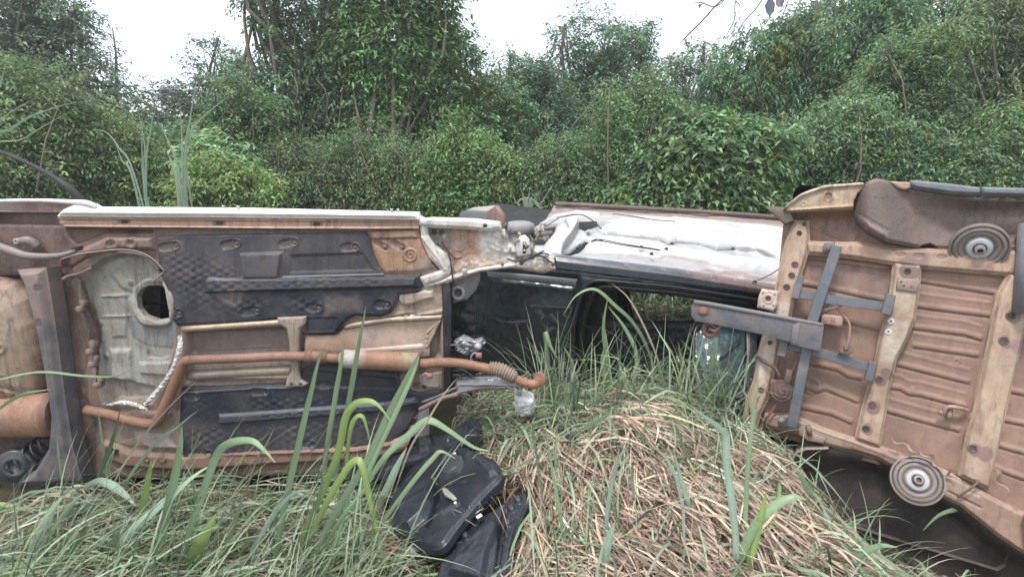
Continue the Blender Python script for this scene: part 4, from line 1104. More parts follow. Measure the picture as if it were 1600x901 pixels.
# sunken tunnel and the flat raised pans, running along the car
s.poly([(950, 345), (990, 338), (1120, 346), (1240, 360), (1260, 380), (1200, 372), (1056, 352), (965, 352)], h=.035, edge=5, col=(.62, .61, .62), soft=3)
s.poly([(952, 352), (1060, 357), (1100, 362), (1235, 376), (1225, 402), (1180, 398), (1150, 388), (1120, 390), (1095, 381), (1060, 378), (1044, 381), (1030, 374), (948, 364), (935, 360)], h=.05, edge=4, col=SVW, soft=3)
s.poly([(925, 374), (955, 368), (1025, 379), (1060, 388), (1110, 394), (1235, 412), (1235, 428), (1030, 402), (925, 392), (910, 385)], h=.02, edge=5, col=(.66, .66, .66), soft=5)
s.poly([(1020, 398), (1060, 392), (1150, 404), (1240, 418), (1240, 430), (1040, 408)], h=.035, edge=6)
s.line([(960, 336), (1055, 343), (1240, 362)], 3, h=-.015, col=(.30, .27, .26)); s.line([(1050, 347), (1160, 354), (1240, 368)], 3, h=.015, col=(.7, .7, .71))
s.line([(945, 364), (1030, 374), (1044, 381), (1060, 378), (1095, 381), (1120, 390), (1150, 388), (1215, 402)], 2.5, h=-.02, col=(.16, .15, .15), soft=1.5)
s.line([(1030, 402), (1100, 412), (1240, 438)], 2.5, h=-.008, col=(.36, .31, .29))
s.poly([(880, 398), (960, 404), (1060, 418), (1240, 446), (1240, 436), (1040, 408), (940, 396)], col=(.38, .31, .28), ca=.6, soft=10, wob=5)
s.poly([(1070, 425), (1130, 430), (1240, 448), (1240, 440), (1120, 421)], col=(.26, .12, .09), ca=.75, soft=5, wob=4)
s.poly([(866, 334), (900, 329), (1050, 336), (1240, 352), (1240, 360), (1050, 342), (900, 336)], col=(.42, .35, .33), ca=.8, soft=6)
s.line([(845, 352), (866, 338), (900, 333), (935, 336)], 6, h=.02, col=(.48, .46, .45))
s.poly([(900, 340), (935, 338), (940, 352), (915, 362), (900, 356)], col=(.40, .38, .37), soft=5, h=-.03, edge=6)
s.ringb(920, 365, 5, 3, .01); s.circ(920, 365, 3.5, h=-.01, col=(.04, .035, .03))
s.poly([(858, 398), (890, 390), (915, 372), (925, 376), (905, 395), (885, 402)], h=-.05, edge=5, col=(.28, .26, .26), soft=4)
s.poly([(850, 392), (872, 362), (884, 347), (905, 344), (906, 352), (900, 370), (878, 396)], h=.07, edge=4, col=(.70, .70, .69), soft=2)
s.poly([(905, 350), (908, 356), (884, 396), (876, 396)], col=(.20, .20, .21), soft=2)
s.poly([(826, 366), (846, 352), (872, 348), (868, 362), (850, 384), (830, 384)], h=-.05, edge=6, col=(.22, .19, .19), soft=4)
s.line([(880, 356), (886, 368)], 5, h=.015, col=(.25, .25, .25)); s.circ(866, 372, 3, h=-.01, col=(.1, .1, .1))
s.dent(.005, .5, 51); s.tone(.10, .2, 52); s.tone(.35, .10, 53, col=(.40, .36, .34)); s.build('floor_pan', SILV, B)
# far sill lip
mb = MB()
mb.tube([FB.P(x, y, .02) for x, y in ((868, 319), (900, 320), (1010, 326), (1100, 331), (1235, 341), (1330, 350))], .022, 8, col=(.16, .12, .11)); mb.build('far_sill', UNDER, B)
s = Sheet(FB, [(866, 319), (1010, 325), (1240, 341), (1240, 354), (1050, 340), (900, 331), (866, 335), (850, 345)], h=-.01, step=.012, thick=.03, col=(.34, .27, .25)); s.dent(.01, .2, 54); s.build('sill_flange', UNDER, B)
# lines along the floor
for pts in ([(958, 334), (990, 338), (1020, 343), (1055, 346)], [(924, 376), (938, 374), (975, 381), (1030, 390)], [(924, 378), (936, 376), (975, 383), (1032, 391)], [(870, 340), (905, 335), (925, 344), (940, 358)], [(845, 350), (855, 352), (866, 345), (872, 342)], [(900, 388), (906, 382), (910, 388)]):
    mb = MB(); mb.tube([FB.P(x, y, .045) for x, y in pts], .0045, 6, col=(.05, .045, .045), sub=5); mb.build('brake_line', PLASTIC, B)
for x, y in ((939, 376), (1002, 386), (1041, 389), (1050, 381), (1145, 389), (1018, 397)): bolt(FB, B, x, y, 2.2, .05, (.07, .06, .06), name='clip')
mb = MB(); mb.tube([FS.P(x, y, h) for x, y, h in ((1238, 402, .1), (1210, 425, .10), (1184, 438, .08))], .0045, 6, col=(.3, .29, .28), sub=3); mb.lathe(FS.P(1179, 440, .075), FS.N, [(.016, -.004), (.018, .004), (.008, .006), (.007, -.002)], 16, col=(.36, .35, .34)); mb.build('cable_end', STEEL, B)
# near sill: two steps of dark grey paint
s = Sheet(FS, [(866, 401), (925, 408), (1060, 424), (1250, 455), (1340, 470), (1340, 492), (1250, 474), (1200, 462), (1050, 443), (868, 421)], h=.03, step=.005, rim=.03, rimw=5, thick=.06, col=(.075, .085, .10))
s.line([(868, 419), (1050, 441), (1200, 460), (1330, 482)], 3, h=-.006, col=(.03, .035, .04)); s.line([(868, 403), (1060, 426), (1250, 457)], 2.5, h=.004, col=(.04, .035, .035))
s.line([(1165, 436), (1166, 452)], 1.6, h=-.003, col=(.03, .03, .03)); s.line([(1202, 442), (1202, 458)], 1.6, h=-.003, col=(.03, .03, .03))
s.poly([(1060, 424), (1120, 432), (1240, 452), (1240, 460), (1110, 436)], col=(.20, .10, .08), ca=.6, soft=4, wob=4); s.dent(.002, .3, 55); s.build('sill', BLK, B)
DOOR = [(912, 452), (920, 443), (936, 438), (1000, 443), (1060, 449), (1200, 470), (1198, 560), (1190, 640), (1100, 650), (920, 650), (898, 610), (896, 520), (902, 480)]
s = Sheet(FS, [(700, 404), (868, 421), (1050, 443), (1340, 492), (1340, 700), (690, 700), (690, 450)], h=0, step=.009, holes=[DOOR], thick=.06, rim=.008, rimw=3, col=(.022, .026, .032))
s.poly([(905, 431), (1050, 446), (1060, 452), (1000, 448), (936, 443), (914, 452)], col=(.045, .055, .065), soft=3, h=.008, edge=3)
s.poly([(765, 430), (900, 446), (895, 610), (840, 612), (745, 600)], h=.03, edge=6)
s.poly([(850, 452), (890, 456), (893, 474), (835, 474), (820, 466)], col=(.042, .050, .060), soft=5); s.line([(830, 475), (893, 478)], 2, h=.005, col=(.12, .13, .14))
for p_ in ([(838, 482), (850, 488), (846, 500), (856, 510)], [(862, 488), (872, 500), (884, 506)], [(852, 516), (866, 508), (880, 520), (890, 528)], [(770, 492), (790, 500), (830, 497)], [(840, 478), (846, 482)], [(880, 482), (886, 494)]):
    s.line(p_, 2.2, h=-.004, col=(.16, .17, .18), ca=.6, wob=1.2)
s.dent(.010, .2, 56); s.h += .006 * vnoise(s.X / 90, s.Y / 90, 57) * inside(s.X, s.Y, [(780, 470), (895, 470), (895, 560), (780, 560)]); s.build('side_panel', BLK, B)
mb = MB(); mb.plate(FS, [(763, 421), (830, 426), (903, 433), (900, 442), (764, 429)], .035, .05, 1.2, col=(.20, .21, .22)); mb.build('trim_strip', STEEL, B)
mb = MB()
dp = [FS.P(x, y, .012) for x, y in DOOR[:-1]] ; mb.tube([FS.P(x, y, .012) for x, y in ((898, 610), (896, 520), (902, 480), (912, 452), (920, 443), (936, 438), (1000, 443), (1060, 449), (1200, 470))], .016, 8, col=(.025, .026, .028), sub=4); mb.build('door_seal', CLEANPL, B)
mb = MB(); mb.tube([FS.P(x, y, -.07) for x, y in ((910, 610), (908, 520), (914, 486), (924, 460), (934, 450), (948, 447), (1000, 451), (1060, 457), (1200, 478))], .03, 8, col=(.012, .013, .014), sub=4); mb.build('door_frame', BLK, B)
# far side of the body, with its own door opening
FR = F2(FB.O + FB.V * 1.42, FB.U, FB.N, -FB.V)
s = Sheet(FR, [(870, 330), (1330, 366), (1400, 620), (800, 620), (800, 420)], h=0, step=.02, thick=.04, col=(.012, .013, .015), holes=[[(985, 400), (1086, 410), (1094, 440), (1098, 490), (1092, 503), (1058, 508), (1015, 505), (990, 502), (984, 460)]])
s.build('far_side_panel', BLK, B)
# roof on the ground, headlining, dashboard, seats
mb = MB()
def uvq(x, y): 
    u, v = FS.uv(np.array([x], float), np.array([y], float)); return u[0], v[0]
u0, vr = uvq(700, 640); u1, _ = uvq(1330, 640); um, _ = uvq(905, 600)
def bx(ua, ub, va, vb, da, db, col=(.012, .012, .013), ch=.15, m=None):
    (m or mb).box(FS.w((ua + ub) / 2, (va + vb) / 2, -(da + db) / 2), FS.U * abs(ub - ua) / 2, FS.V * abs(vb - va) / 2, FS.N * abs(db - da) / 2, col, ch)
vb0 = -1.36
bx(u0, u1, vb0 - .04, vb0, .02, 1.40); mb.build('roof_panel', BLK, B)
mb = MB(); bx(um - 1.1, um - .02, -1.05, -.02, .08, 1.38, (.008, .008, .009)); mb.build('cargo_shade_block', DARKH, B)  # solid block, the hollow's shade put into its near-black colour
mb = MB(); ua, _ = uvq(905, 500); ub, _ = uvq(985, 500); bx(ua, ub - .12, -.70, -.12, .25, .62, (.016, .016, .018), .8); mb.build('seat', PLASTIC, B)
mb = MB(); bx(ua, ub - .02, -.95, -.55, .30, .60, (.014, .014, .016), .8); mb.build('seat_back', PLASTIC, B)
ud, _ = uvq(1176, 480); mb = MB(); bx(ud, ud + .5, -.75, -.20, .1, 1.35, (.014, .014, .015), .5); mb.build('dashboard', PLASTIC, B)
mb = MB(); c_ = FS.P(1160, 480, -.16); a_ = FS.U * -.75 + FS.V * -.2 + FS.N * .55; a_ /= np.linalg.norm(a_)
X_ = np.cross(a_, FS.V); X_ /= np.linalg.norm(X_); Y_ = np.cross(a_, X_)
mb.tube([c_ + .175 * (math.cos(t) * X_ + math.sin(t) * Y_) for t in np.linspace(0, 2 * math.pi, 30)], .014, 8, col=(.02, .02, .02), spline=False)
for t in (.3, 1.9, 3.2, 4.9): mb.tube([c_ - a_ * .04, c_ + .17 * (math.cos(t) * X_ + math.sin(t) * Y_)], .010, 6, col=(.16, .16, .17))
mb.lathe(c_ - a_ * .05, a_, [(.05, 0), (.055, .02), (.03, .04), (0, .045)], 16, col=(.02, .02, .02)); mb.build('steering_wheel', CLEANPL, B)
# headlining side wall and the loose window pane standing in the opening
FH = F2(FB.O + FB.V * .30, FB.U, FB.N, -FB.V)
s = Sheet(FH, [(905, 506), (960, 504), (1055, 510), (1100, 505), (1130, 520), (1130, 640), (905, 640)], h=0, step=.012, rim=.03, rimw=6, thick=.05, col=(.022, .030, .038)); s.dent(.03, .2, 58); s.line([(1040, 506), (1050, 560)], 4, h=-.02); s.build('headlining', PLASTIC, B)
GM, nt, n_, l_, b_ = new_mat('tinted_glass')
b_.inputs['Base Color'].default_value = (.045, .072, .082, 1); b_.inputs['Roughness'].default_value = .12; b_.inputs['Specular IOR Level'].default_value = .6; b_.inputs['Metallic'].default_value = 0; b_.inputs['Coat Weight'].default_value = 0.3; b_.inputs['Coat IOR'].default_value = 1.5
tn = n_.new('ShaderNodeTexNoise'); tn.inputs['Scale'].default_value = 9; tc = n_.new('ShaderNodeTexCoord'); l_.new(tc.outputs['Object'], tn.inputs['Vector'])
bp = n_.new('ShaderNodeBump'); bp.inputs['Strength'].default_value = .6; bp.inputs['Distance'].default_value = .04; l_.new(tn.outputs['Fac'], bp.inputs['Height']); l_.new(bp.outputs[0], b_.inputs['Normal'])
gO = at(1088, 610, 4.02); FG = Frame(gO, at(1166, 610, 4.0), at(1090, 508, 4.33), flip=False)
if FG.N[1] > 0: FG.N = -FG.N
s = Sheet(FG, [(1086, 520), (1104, 509), (1140, 507), (1164, 512), (1163, 560), (1158, 605), (1140, 620), (1100, 622), (1086, 600)], h=0, step=.01, rim=.004, rimw=2, thick=.006); s.h += .02 * sm(sdf(s.X, s.Y, s.out) / 40); s.build('window_pane', GM, B)
mb = MB(); mb.tube([FG.P(x, y, .0) for x, y in ((1086, 605), (1085, 520), (1104, 506), (1142, 504), (1168, 510), (1170, 560), (1163, 610), (1150, 624))], .012, 8, col=(.02, .02, .022), sub=4); mb.build('pane_frame', CLEANPL, B)
mb = MB(); mb.plate(FG, [(1164, 500), (1180, 500), (1184, 560), (1172, 620), (1140, 634), (1138, 622), (1160, 608), (1166, 560)], -.05, .01, 2, col=(.018, .018, .02)); mb.build('door_pillar', CLEANPL, B)
mb = MB(); mb.tube([FG.P(1126, 560, .03), FG.P(1140, 545, .04), FG.P(1158, 528, .03)], .006, 6, col=(.02, .02, .02)); mb.build('wiper_arm', CLEANPL, B)
mb = MB(); mb.box(FG.P(1062, 564, .05), FG.U * .022, FG.V * .014, FG.N * .012, col=(.5, .55, .58), ch=.6); mb.tube([FG.P(1057, 556, .05), FG.P(1063, 568, .07)], .006, 6, col=(.6, .62, .64)); mb.build('door_catch', ALU, B)

# piece of crumpled box-section lying behind the front corner of the left wreck
T = thing('body_scrap', 'grey and brown folded metal offcut behind the front corner of the left wreck', 'scrap metal', at(752, 360, 4.4))
FT = Frame(at(722, 345, 4.5), at(785, 345, 4.3), at(722, 322, 4.5)); 
if FT.N[1] > 0: FT.N = -FT.N
mb = MB(); mb.plate(FT, [(718, 333), (730, 328), (762, 330), (765, 348), (760, 372), (718, 372)], -.02, .0, 2, col=(.22, .22, .24)); mb.build('side_face', STEEL, T)
mb = MB(); mb.plate(FT, [(762, 330), (775, 321), (786, 336), (786, 372), (762, 372)], -.03, .01, 2, col=(.30, .18, .15)); mb.build('end_face', UNDER, T)
FT2 = Frame(at(730, 328, 4.5), at(764, 330, 4.4), at(735, 322, 4.9))
mb = MB(); mb.plate(FT2, [(728, 328), (740, 323), (775, 320), (763, 330)], -.02, .0, 1, col=(.42, .38, .37)); mb.build('top_face', PRIMER, T)
BX = at(740, 372, 4.6)
# ================================================================== RIGHT WRECK : load floor standing on its side
FC = Frame(at(1240, 400, 3.50), at(1600, 452, 3.02), at(1180, 660, 3.32))
if FC.N[1] > 0: FC.N = -FC.N
C_ = thing('cargo_bed', 'rusty brown load bed on its side with grey tow bar and beige cross members', 'truck bed', at(1400, 830, 2.9))
PB = (.34, .215, .165); PBD = (.27, .165, .13); CM = (.50, .385, .29)
BED = surf('dusty_brown_primer', streaks=.45, base=(.80, .77, .74), mud=(.27, .175, .125), mud_amt=.55, rough=.6, scale=3.4, dark=(.12, .07, .055), dark_amt=.5, speck=.3, bump=.4, fine=50)
BEDC = surf('worn_beige_member', streaks=.6, base=(.84, .81, .78), mud=(.30, .175, .12), mud_amt=.65, rough=.5, scale=4.8, dark=(.13, .07, .05), dark_amt=.6, speck=.3, bump=.25, fine=70)
# --- corrugated floor ---
s = Sheet(FC, [(1225, 335), (1340, 338), (1400, 375), (1660, 385), (1680, 860), (1560, 800), (1400, 735), (1290, 705), (1165, 675), (1180, 560), (1215, 440)], h=-.035, step=.0055, thick=.04, col=PB)
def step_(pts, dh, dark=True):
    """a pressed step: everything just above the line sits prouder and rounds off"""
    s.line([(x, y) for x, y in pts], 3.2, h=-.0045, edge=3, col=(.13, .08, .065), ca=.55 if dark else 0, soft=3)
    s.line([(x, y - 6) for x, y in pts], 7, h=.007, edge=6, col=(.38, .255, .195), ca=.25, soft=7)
b1 = [[(1240, 445), (1300, 455), (1390, 475)], [(1262, 500), (1330, 508), (1380, 520)], [(1255, 570), (1310, 582), (1325, 592), (1345, 596)], [(1250, 592), (1262, 612), (1278, 616), (1290, 612), (1340, 632)], [(1246, 640), (1300, 652), (1330, 665)], [(1262, 405), (1390, 424)]]
b2 = [[(1425, 440), (1560, 462)], [(1424, 481), (1550, 497)], [(1420, 515), (1510, 526), (1535, 534)], [(1404, 574), (1515, 602)], [(1390, 610), (1408, 612), (1422, 620), (1440, 622), (1510, 640)], [(1383, 646), (1440, 662), (1500, 678)], [(1430, 545), (1530, 560)]]
b3 = [[(1592, 470), (1660, 478)], [(1590, 520), (1660, 530)], [(1575, 615), (1660, 632)], [(1562, 660), (1660, 680)], [(1556, 700), (1660, 730)], [(1550, 735), (1660, 775)]]
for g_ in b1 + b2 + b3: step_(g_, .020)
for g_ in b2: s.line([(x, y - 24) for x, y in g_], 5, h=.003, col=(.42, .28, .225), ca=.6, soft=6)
s.poly([(1262, 410), (1390, 420), (1390, 470), (1265, 455)], col=(.20, .135, .135), ca=.85, soft=8, wob=4)
for y_ in range(404, 470, 5): s.line([(1300, y_ + 4), (1330, y_ + 7), (1385, y_ + 14)], 1.5, col=(.46, .40, .40), ca=.35, wob=2.2)
s.ringb(1269, 604, 11, 4, .006); s.circ(1428, 609, 4, h=.004); s.ringb(1498, 566, 4, 2, .004)
s.poly([(1240, 345), (1335, 350), (1345, 372), (1260, 378)], col=(.28, .17, .13), soft=6)
s.poly([(1190, 655), (1240, 668), (1340, 705), (1300, 720), (1185, 690)], h=-.05, edge=6, col=(.22, .13, .10), soft=5)
s.dent(.004, .35, 61); s.tone(.12, .25, 62); s.tone(.3, .12, 63, col=(.24, .15, .12)); s.build('bed_floor', BED, C_)
# --- rails ---
s = Sheet(FC, [(1255, 376), (1300, 378), (1345, 378), (1395, 388), (1445, 388), (1500, 389), (1660, 392), (1660, 436), (1590, 432), (1510, 426), (1440, 420), (1395, 414), (1330, 404), (1262, 398)], h=.028, step=.0045, rim=.022, rimw=6, thick=.06, col=(.45, .33, .25))
s.poly([(1420, 386), (1445, 386), (1450, 422), (1396, 416)], col=(.24, .155, .15), ca=.7, soft=10, wob=4); s.dent(.003, .2, 64)
for x, y in ((1406, 398), (1470, 402), (1434, 400)): s.poly(ell(x, y, 9, 4, 14), h=-.004, edge=2, col=(.22, .14, .12), ca=.6)
s.build('side_rail', BEDC, C_)
s = Sheet(FC, [(1195, 645), (1235, 644), (1290, 668), (1345, 686), (1400, 704), (1480, 735), (1560, 780), (1680, 838), (1690, 910), (1600, 865), (1560, 838), (1500, 790), (1440, 760), (1415, 742), (1370, 716), (1290, 695), (1240, 676), (1190, 665)], h=.028, step=.0045, rim=.022, rimw=6, thick=.06, col=(.42, .31, .24))
s.poly([(1318, 690), (1400, 708), (1412, 726), (1380, 738), (1330, 716)], col=(.20, .14, .13), ca=.8, soft=8, wob=5); s.line([(1330, 700), (1366, 712)], 3, h=-.004, col=(.12, .08, .07))
s.poly([(1500, 745), (1535, 758), (1530, 775), (1508, 768)], h=-.01, edge=3); s.line([(1480, 765), (1530, 790)], 3, h=-.006, col=(.2, .13, .11))
s.line([(1235, 655), (1330, 688), (1480, 745)], 4, h=.004, col=(.55, .44, .37), ca=.6, soft=5)
s.dent(.004, .2, 65); s.tone(.4, .1, 66, col=(.24, .16, .13)); s.build('side_rail', BEDC, C_)
# --- cross members ---
def member(poly, hs, seed, pads=(), worn=None):
    global s
    s = Sheet(FC, poly, h=.036, step=.0042, rim=.03, rimw=7, thick=.09, col=CM)
    if worn: 
        for w_ in worn: s.poly(w_[0], col=w_[1], soft=w_[2], ca=.9, wob=5)
    for x, y, r, c in pads: s.poly(ell(x, y, r, r * .95, 20), col=c, soft=2, ca=.95, wob=2.5)
    s.dent(.003, .2, seed)
    o = s.build('cross_member', BEDC, C_)
    for (x, y, r) in hs:
        mb = MB(); k = (FC.P(x, y, .04) - CP).dot(FWD) / F; r_ = r * k
        mb.lathe(FC.P(x, y, .036), FC.N, [(r_ * 1.5, -.002, (.13, .09, .09)), (r_ * 1.45, .003, (.15, .10, .10)), (r_ * 1.05, .0045, (.10, .07, .07)), (r_ * .9, .0015, (.008, .007, .007))], 16); mb.build('painted_bolt_hole', UNDER, o, sharp=40)  # hole depth is a near-black painted centre inside the lip
    return o
W_ = (.62, .56, .49)
member([(1241, 344), (1264, 346), (1266, 376), (1262, 400), (1250, 440), (1241, 472), (1236, 500), (1222, 522), (1216, 560), (1202, 620), (1190, 645), (1184, 668), (1178, 696), (1162, 688), (1160, 652), (1166, 622), (1178, 590), (1184, 556), (1190, 530), (1205, 498), (1212, 440), (1226, 380)],
       [(1257, 350, 2.6), (1249, 364, 2.8), (1242, 413, 3.6), (1237, 430, 3.6), (1229, 448, 3.6), (1189, 609, 3.2), (1203, 535, 2.6)], 71,
       worn=[([(1205, 470), (1240, 470), (1218, 540), (1190, 600), (1180, 590)], W_, 7)])
member([(1395, 408), (1440, 412), (1438, 450), (1430, 500), (1418, 530), (1402, 560), (1392, 600), (1384, 650), (1376, 700), (1334, 686), (1340, 660), (1350, 620), (1358, 590), (1366, 560), (1374, 520), (1384, 490), (1390, 450)],
       [(1418, 423, 3.6), (1374, 592, 4.0), (1363, 632, 4.2), (1353, 669, 4.0)], 72, pads=[(1374, 594, 9, (.17, .12, .12)), (1365, 636, 12, (.19, .14, .14)), (1353, 668, 9, (.2, .16, .15)), (1418, 424, 16, (.22, .15, .15)), (1392, 502, 5, (.8, .79, .76)), (1388, 518, 5, (.8, .79, .76)), (1384, 582, 10, (.2, .14, .14))],
       worn=[([(1385, 500), (1420, 500), (1400, 560), (1372, 570)], (.66, .60, .50), 8), ([(1395, 440), (1425, 440), (1420, 480), (1390, 480)], (.58, .49, .36), 8)])
mb = MB(); mb.plate(FC, [(1400, 434), (1436, 437), (1430, 457), (1398, 453)], .034, .046, 1.5, col=(.36, .27, .24))
for x, y in ((1412, 446), (1424, 448), (1408, 440)): mb.lathe(FC.P(x, y, .046), FC.N, [(.006, 0), (.005, .002)], 8, col=(.1, .07, .07))
mb.build('doubler_plate', BEDC, C_)
for x, y in ((1392, 502), (1388, 518)):
    mb = MB(); mb.lathe(FC.P(x, y, .036), FC.N, [(.018, 0, (.8, .8, .78)), (.017, .003, (.8, .8, .78)), (.006, .004, (.7, .7, .68)), (.004, .001, (.02, .02, .02))], 16); mb.build('washer', WHITEP, C_)
member([(1575, 425), (1612, 430), (1608, 470), (1600, 520), (1588, 570), (1577, 620), (1562, 690), (1545, 765), (1496, 742), (1508, 680), (1520, 640), (1530, 590), (1545, 520), (1556, 460)],
       [(1579, 493, 4.6), (1568, 532, 4.8), (1520, 700, 4.6), (1500, 780 - 60, 0.5)], 73, pads=[(1568, 534, 10, (.2, .15, .16)), (1520, 701, 11, (.2, .15, .15)), (1538, 706, 12, (.24, .18, .18)), (1580, 494, 12, (.26, .2, .2)), (1590, 540, 14, (.28, .22, .22))])
# --- quarter panels, arches ---
s = Sheet(FC, [(1224, 330), (1229, 324), (1238, 316), (1250, 307), (1268, 299), (1288, 293), (1345, 289), (1350, 296), (1338, 306), (1332, 318), (1331, 330), (1280, 332), (1235, 334)], h=.09, step=.0045, thick=.12, rim=.01, rimw=2, col=(.48, .385, .27))
s.line([(1228, 326), (1250, 309), (1288, 296), (1345, 292)], 5, h=.018, edge=3, col=(.66, .58, .48)); s.line([(1226, 330), (1246, 309), (1270, 298), (1300, 291.5), (1345, 289)], 1.6, col=(.12, .09, .08))
s.circ(1293, 311, 5.5, h=-.006, col=(.30, .24, .18)); s.ringb(1293, 311, 7, 2, .004); s.ringb(1255, 322, 3.5, 2, .004); s.line([(1232, 332), (1290, 328), (1331, 326)], 3, h=.01); s.tone(.5, .1, 81, col=(.38, .25, .17)); s.dent(.006, .15, 82); s.build('quarter_panel', BEDC, C_)
s = Sheet(FC, [(1224, 328), (1331, 326), (1345, 366), (1330, 380), (1258, 352), (1226, 348)], h=-.03, step=.008, thick=.02, col=(.24, .15, .11)); s.h += .10 * sm((345 - s.Y) / 22); s.circ(1290, 341, 5, h=.006); s.build('inner_quarter', UNDER, C_)
mb = MB(); mb.plate(FC, [(1196, 324), (1232, 326), (1240, 346), (1226, 352), (1206, 334)], .02, .06, 1.5, col=(.20, .17, .14)); mb.build('bumper_bracket', UNDER, C_)
s = Sheet(FC, [(1331, 334), (1333, 318), (1340, 302), (1350, 290), (1364, 284), (1380, 285), (1398, 293), (1425, 299), (1520, 308), (1680, 312), (1680, 395), (1590, 391), (1540, 390), (1440, 388), (1384, 380), (1352, 362), (1340, 350)], h=.03, step=.006, rim=.015, rimw=5, thick=.14, col=(.17, .135, .12))
s.h += .09 * sm((1440 - s.X) / 90) * sm((s.X - 1330) / 25); s.h -= .10 * sm((s.X - 1400) / 140) * sm((s.Y - 300) / 30) * sm((400 - s.Y) / 50)
s.line([(1334, 333), (1360, 350), (1385, 362)], 2, h=-.006, col=(.12, .09, .08)); s.poly([(1336, 336), (1356, 352), (1384, 366), (1384, 380), (1352, 362)], col=(.27, .21, .18), h=.01, edge=4)
s.poly([(1436, 392), (1440, 384), (1452, 381), (1462, 386), (1466, 393)], h=-.04, edge=2, col=(.012, .01, .01))
s.tone(.35, .2, 83, col=(.15, .135, .135)); s.dent(.006, .3, 84); s.build('wheel_arch', UNDER, C_)
s = Sheet(FC, [(1418, 285), (1470, 290), (1524, 296.5), (1526, 303), (1524, 309), (1480, 307), (1425, 299), (1416, 294)], h=.10, step=.004, rim=.02, rimw=4, thick=.05, col=(.17, .185, .205)); s.build('bumper_strip', STEEL, C_)
s = Sheet(FC, [(1527, 296), (1600, 298), (1690, 299), (1690, 312), (1600, 311), (1526, 309)], h=.10, step=.004, rim=.02, rimw=4, thick=.05, col=(.17, .185, .205)); s.build('bumper_strip', STEEL, C_)
s = Sheet(FC, [(1385, 287), (1418, 289), (1420, 297), (1410, 301), (1398, 297)], h=.085, step=.004, rim=.008, rimw=2, thick=.05, col=(.50, .34, .25)); s.build('clip_bracket', BEDC, C_)
# lower left quarter and the dark lower arch
s = Sheet(FC, [(1140, 672), (1152, 664), (1166, 660), (1180, 668), (1200, 690), (1240, 704), (1238, 722), (1233, 748), (1205, 735), (1176, 716), (1154, 700)], h=.02, step=.0045, rim=.02, rimw=5, thick=.10, col=(.44, .345, .28)); s.ringb(1160, 693, 4, 2, .004); s.ringb(1188, 719, 4, 2, .004); s.line([(1170, 680), (1236, 712)], 2.5, h=.008); s.dent(.005, .1, 85); s.build('quarter_panel', BEDC, C_)
mb = MB(); mb.tube([FC.P(x, y, .03) for x, y in ((1126, 662), (1150, 668), (1164, 664), (1172, 660))], .012, 6, col=(.7, .7, .7)); mb.build('chrome_strip', ALU, C_)
s = Sheet(FC, [(1228, 768), (1227, 742), (1232, 720), (1244, 702), (1258, 697), (1290, 696), (1330, 702), (1372, 716), (1415, 740), (1442, 760), (1500, 790), (1560, 836), (1605, 868), (1700, 905), (1700, 980), (1540, 1060), (1430, 980), (1370, 910), (1310, 856), (1256, 815)], h=.0, step=.006, thick=.10, rim=.01, rimw=3, col=(.060, .048, .045))
s.h -= .12 * sm((s.Y - 700) / 50) * sm(sdf(s.X, s.Y, s.out) / 30)
s.line([(1229, 764), (1229, 742), (1234, 720), (1246, 704), (1260, 699), (1292, 698)], 6, h=.035, edge=3, col=(.42, .34, .29)); 
s.poly(ell(1362, 722, 15, 6, 14, .35), h=-.05, edge=2, col=(.012, .01, .01)); s.tone(.4, .3, 86, col=(.10, .075, .065)); s.dent(.005, .3, 87); s.build('wheel_arch', PLASTIC, C_)
# --- spring seat discs ---
def disc(x, y, r, ratio, tiltv, seed, dirt):
    c = FC.P(x, y, .05); k = (c - CP).dot(FWD) / F * r
    ax = FC.N + tiltv; mb = MB(); a = (.25, .22, .20); d = dirt
    mb.lathe(c, ax, [(k * .99, -.015, d), (k, .0, (.25, .21, .19)), (k * .985, .010, (.30, .26, .23)), (k * .93, .012, (.27, .23, .21)), (k * .89, .004, d), (k * .84, .012, a), (k * .76, .014, a), (k * .70, .006, d), (k * .66, .010, a), (k * .56, .008, a), (k * .50, .001, d), (k * .44, .004, (.3, .29, .28)), (k * .42, .014, (.48, .50, .49)), (k * .36, .018, (.60, .63, .61)), (k * .24, .018, (.52, .54, .53)), (k * .22, .008, (.22, .24, .23)), (k * .19, .008, (.2, .21, .2)), (k * .18, .040, (.30, .27, .25)), (k * .13, .043, (.38, .34, .32)), (k * .10, .043, (.3, .27, .25)), (k * .08, .030, (.03, .025, .025))], 44)
    return mb.build('spring_seat', STEEL, C_, sharp=55)
disc(1530, 387, 40, .7, FC.V * (.55 if FC.V[2] > 0 else -.55) * -1, 1, (.22, .17, .145)); disc(1433, 750, 38, .8, FC.V * (.35 if FC.V[2] > 0 else -.35), 2, (.09, .07, .065))
# --- tow frame ---
TG = (.135, .155, .175)
s_ = 1
def barpx(p, q, w, h, mat_h=.055, name='tow_frame_bar', col=TG):
    mb = MB(); P = FC.P(*p, mat_h); Q = FC.P(*q, mat_h); k = (P - CP).dot(FWD) / F
    mb.bar(P, Q, w * k, h, FC.N, col); return mb.build(name, STEEL, C_, sharp=40)
barpx((1308, 384), (1289, 442), 15, .05, .075); barpx((1289, 440), (1266, 512), 15, .05, .077)
barpx((1262, 536), (1237, 666), 15, .05, .078)
barpx((1243, 458), (1291, 467), 13, .03, .058); barpx((1284, 466), (1390, 480), 14, .03, .060)
barpx((1392, 460), (1383, 491), 13, .05, .085); barpx((1252, 430), (1242, 466), 10, .04, .072)
barpx((1221, 537), (1258, 545), 13, .03, .060); barpx((1264, 546), (1358, 574), 14, .03, .062); barpx((1364, 565), (1356, 594), 11, .05, .085); barpx((1226, 532), (1220, 556), 12, .04, .085)
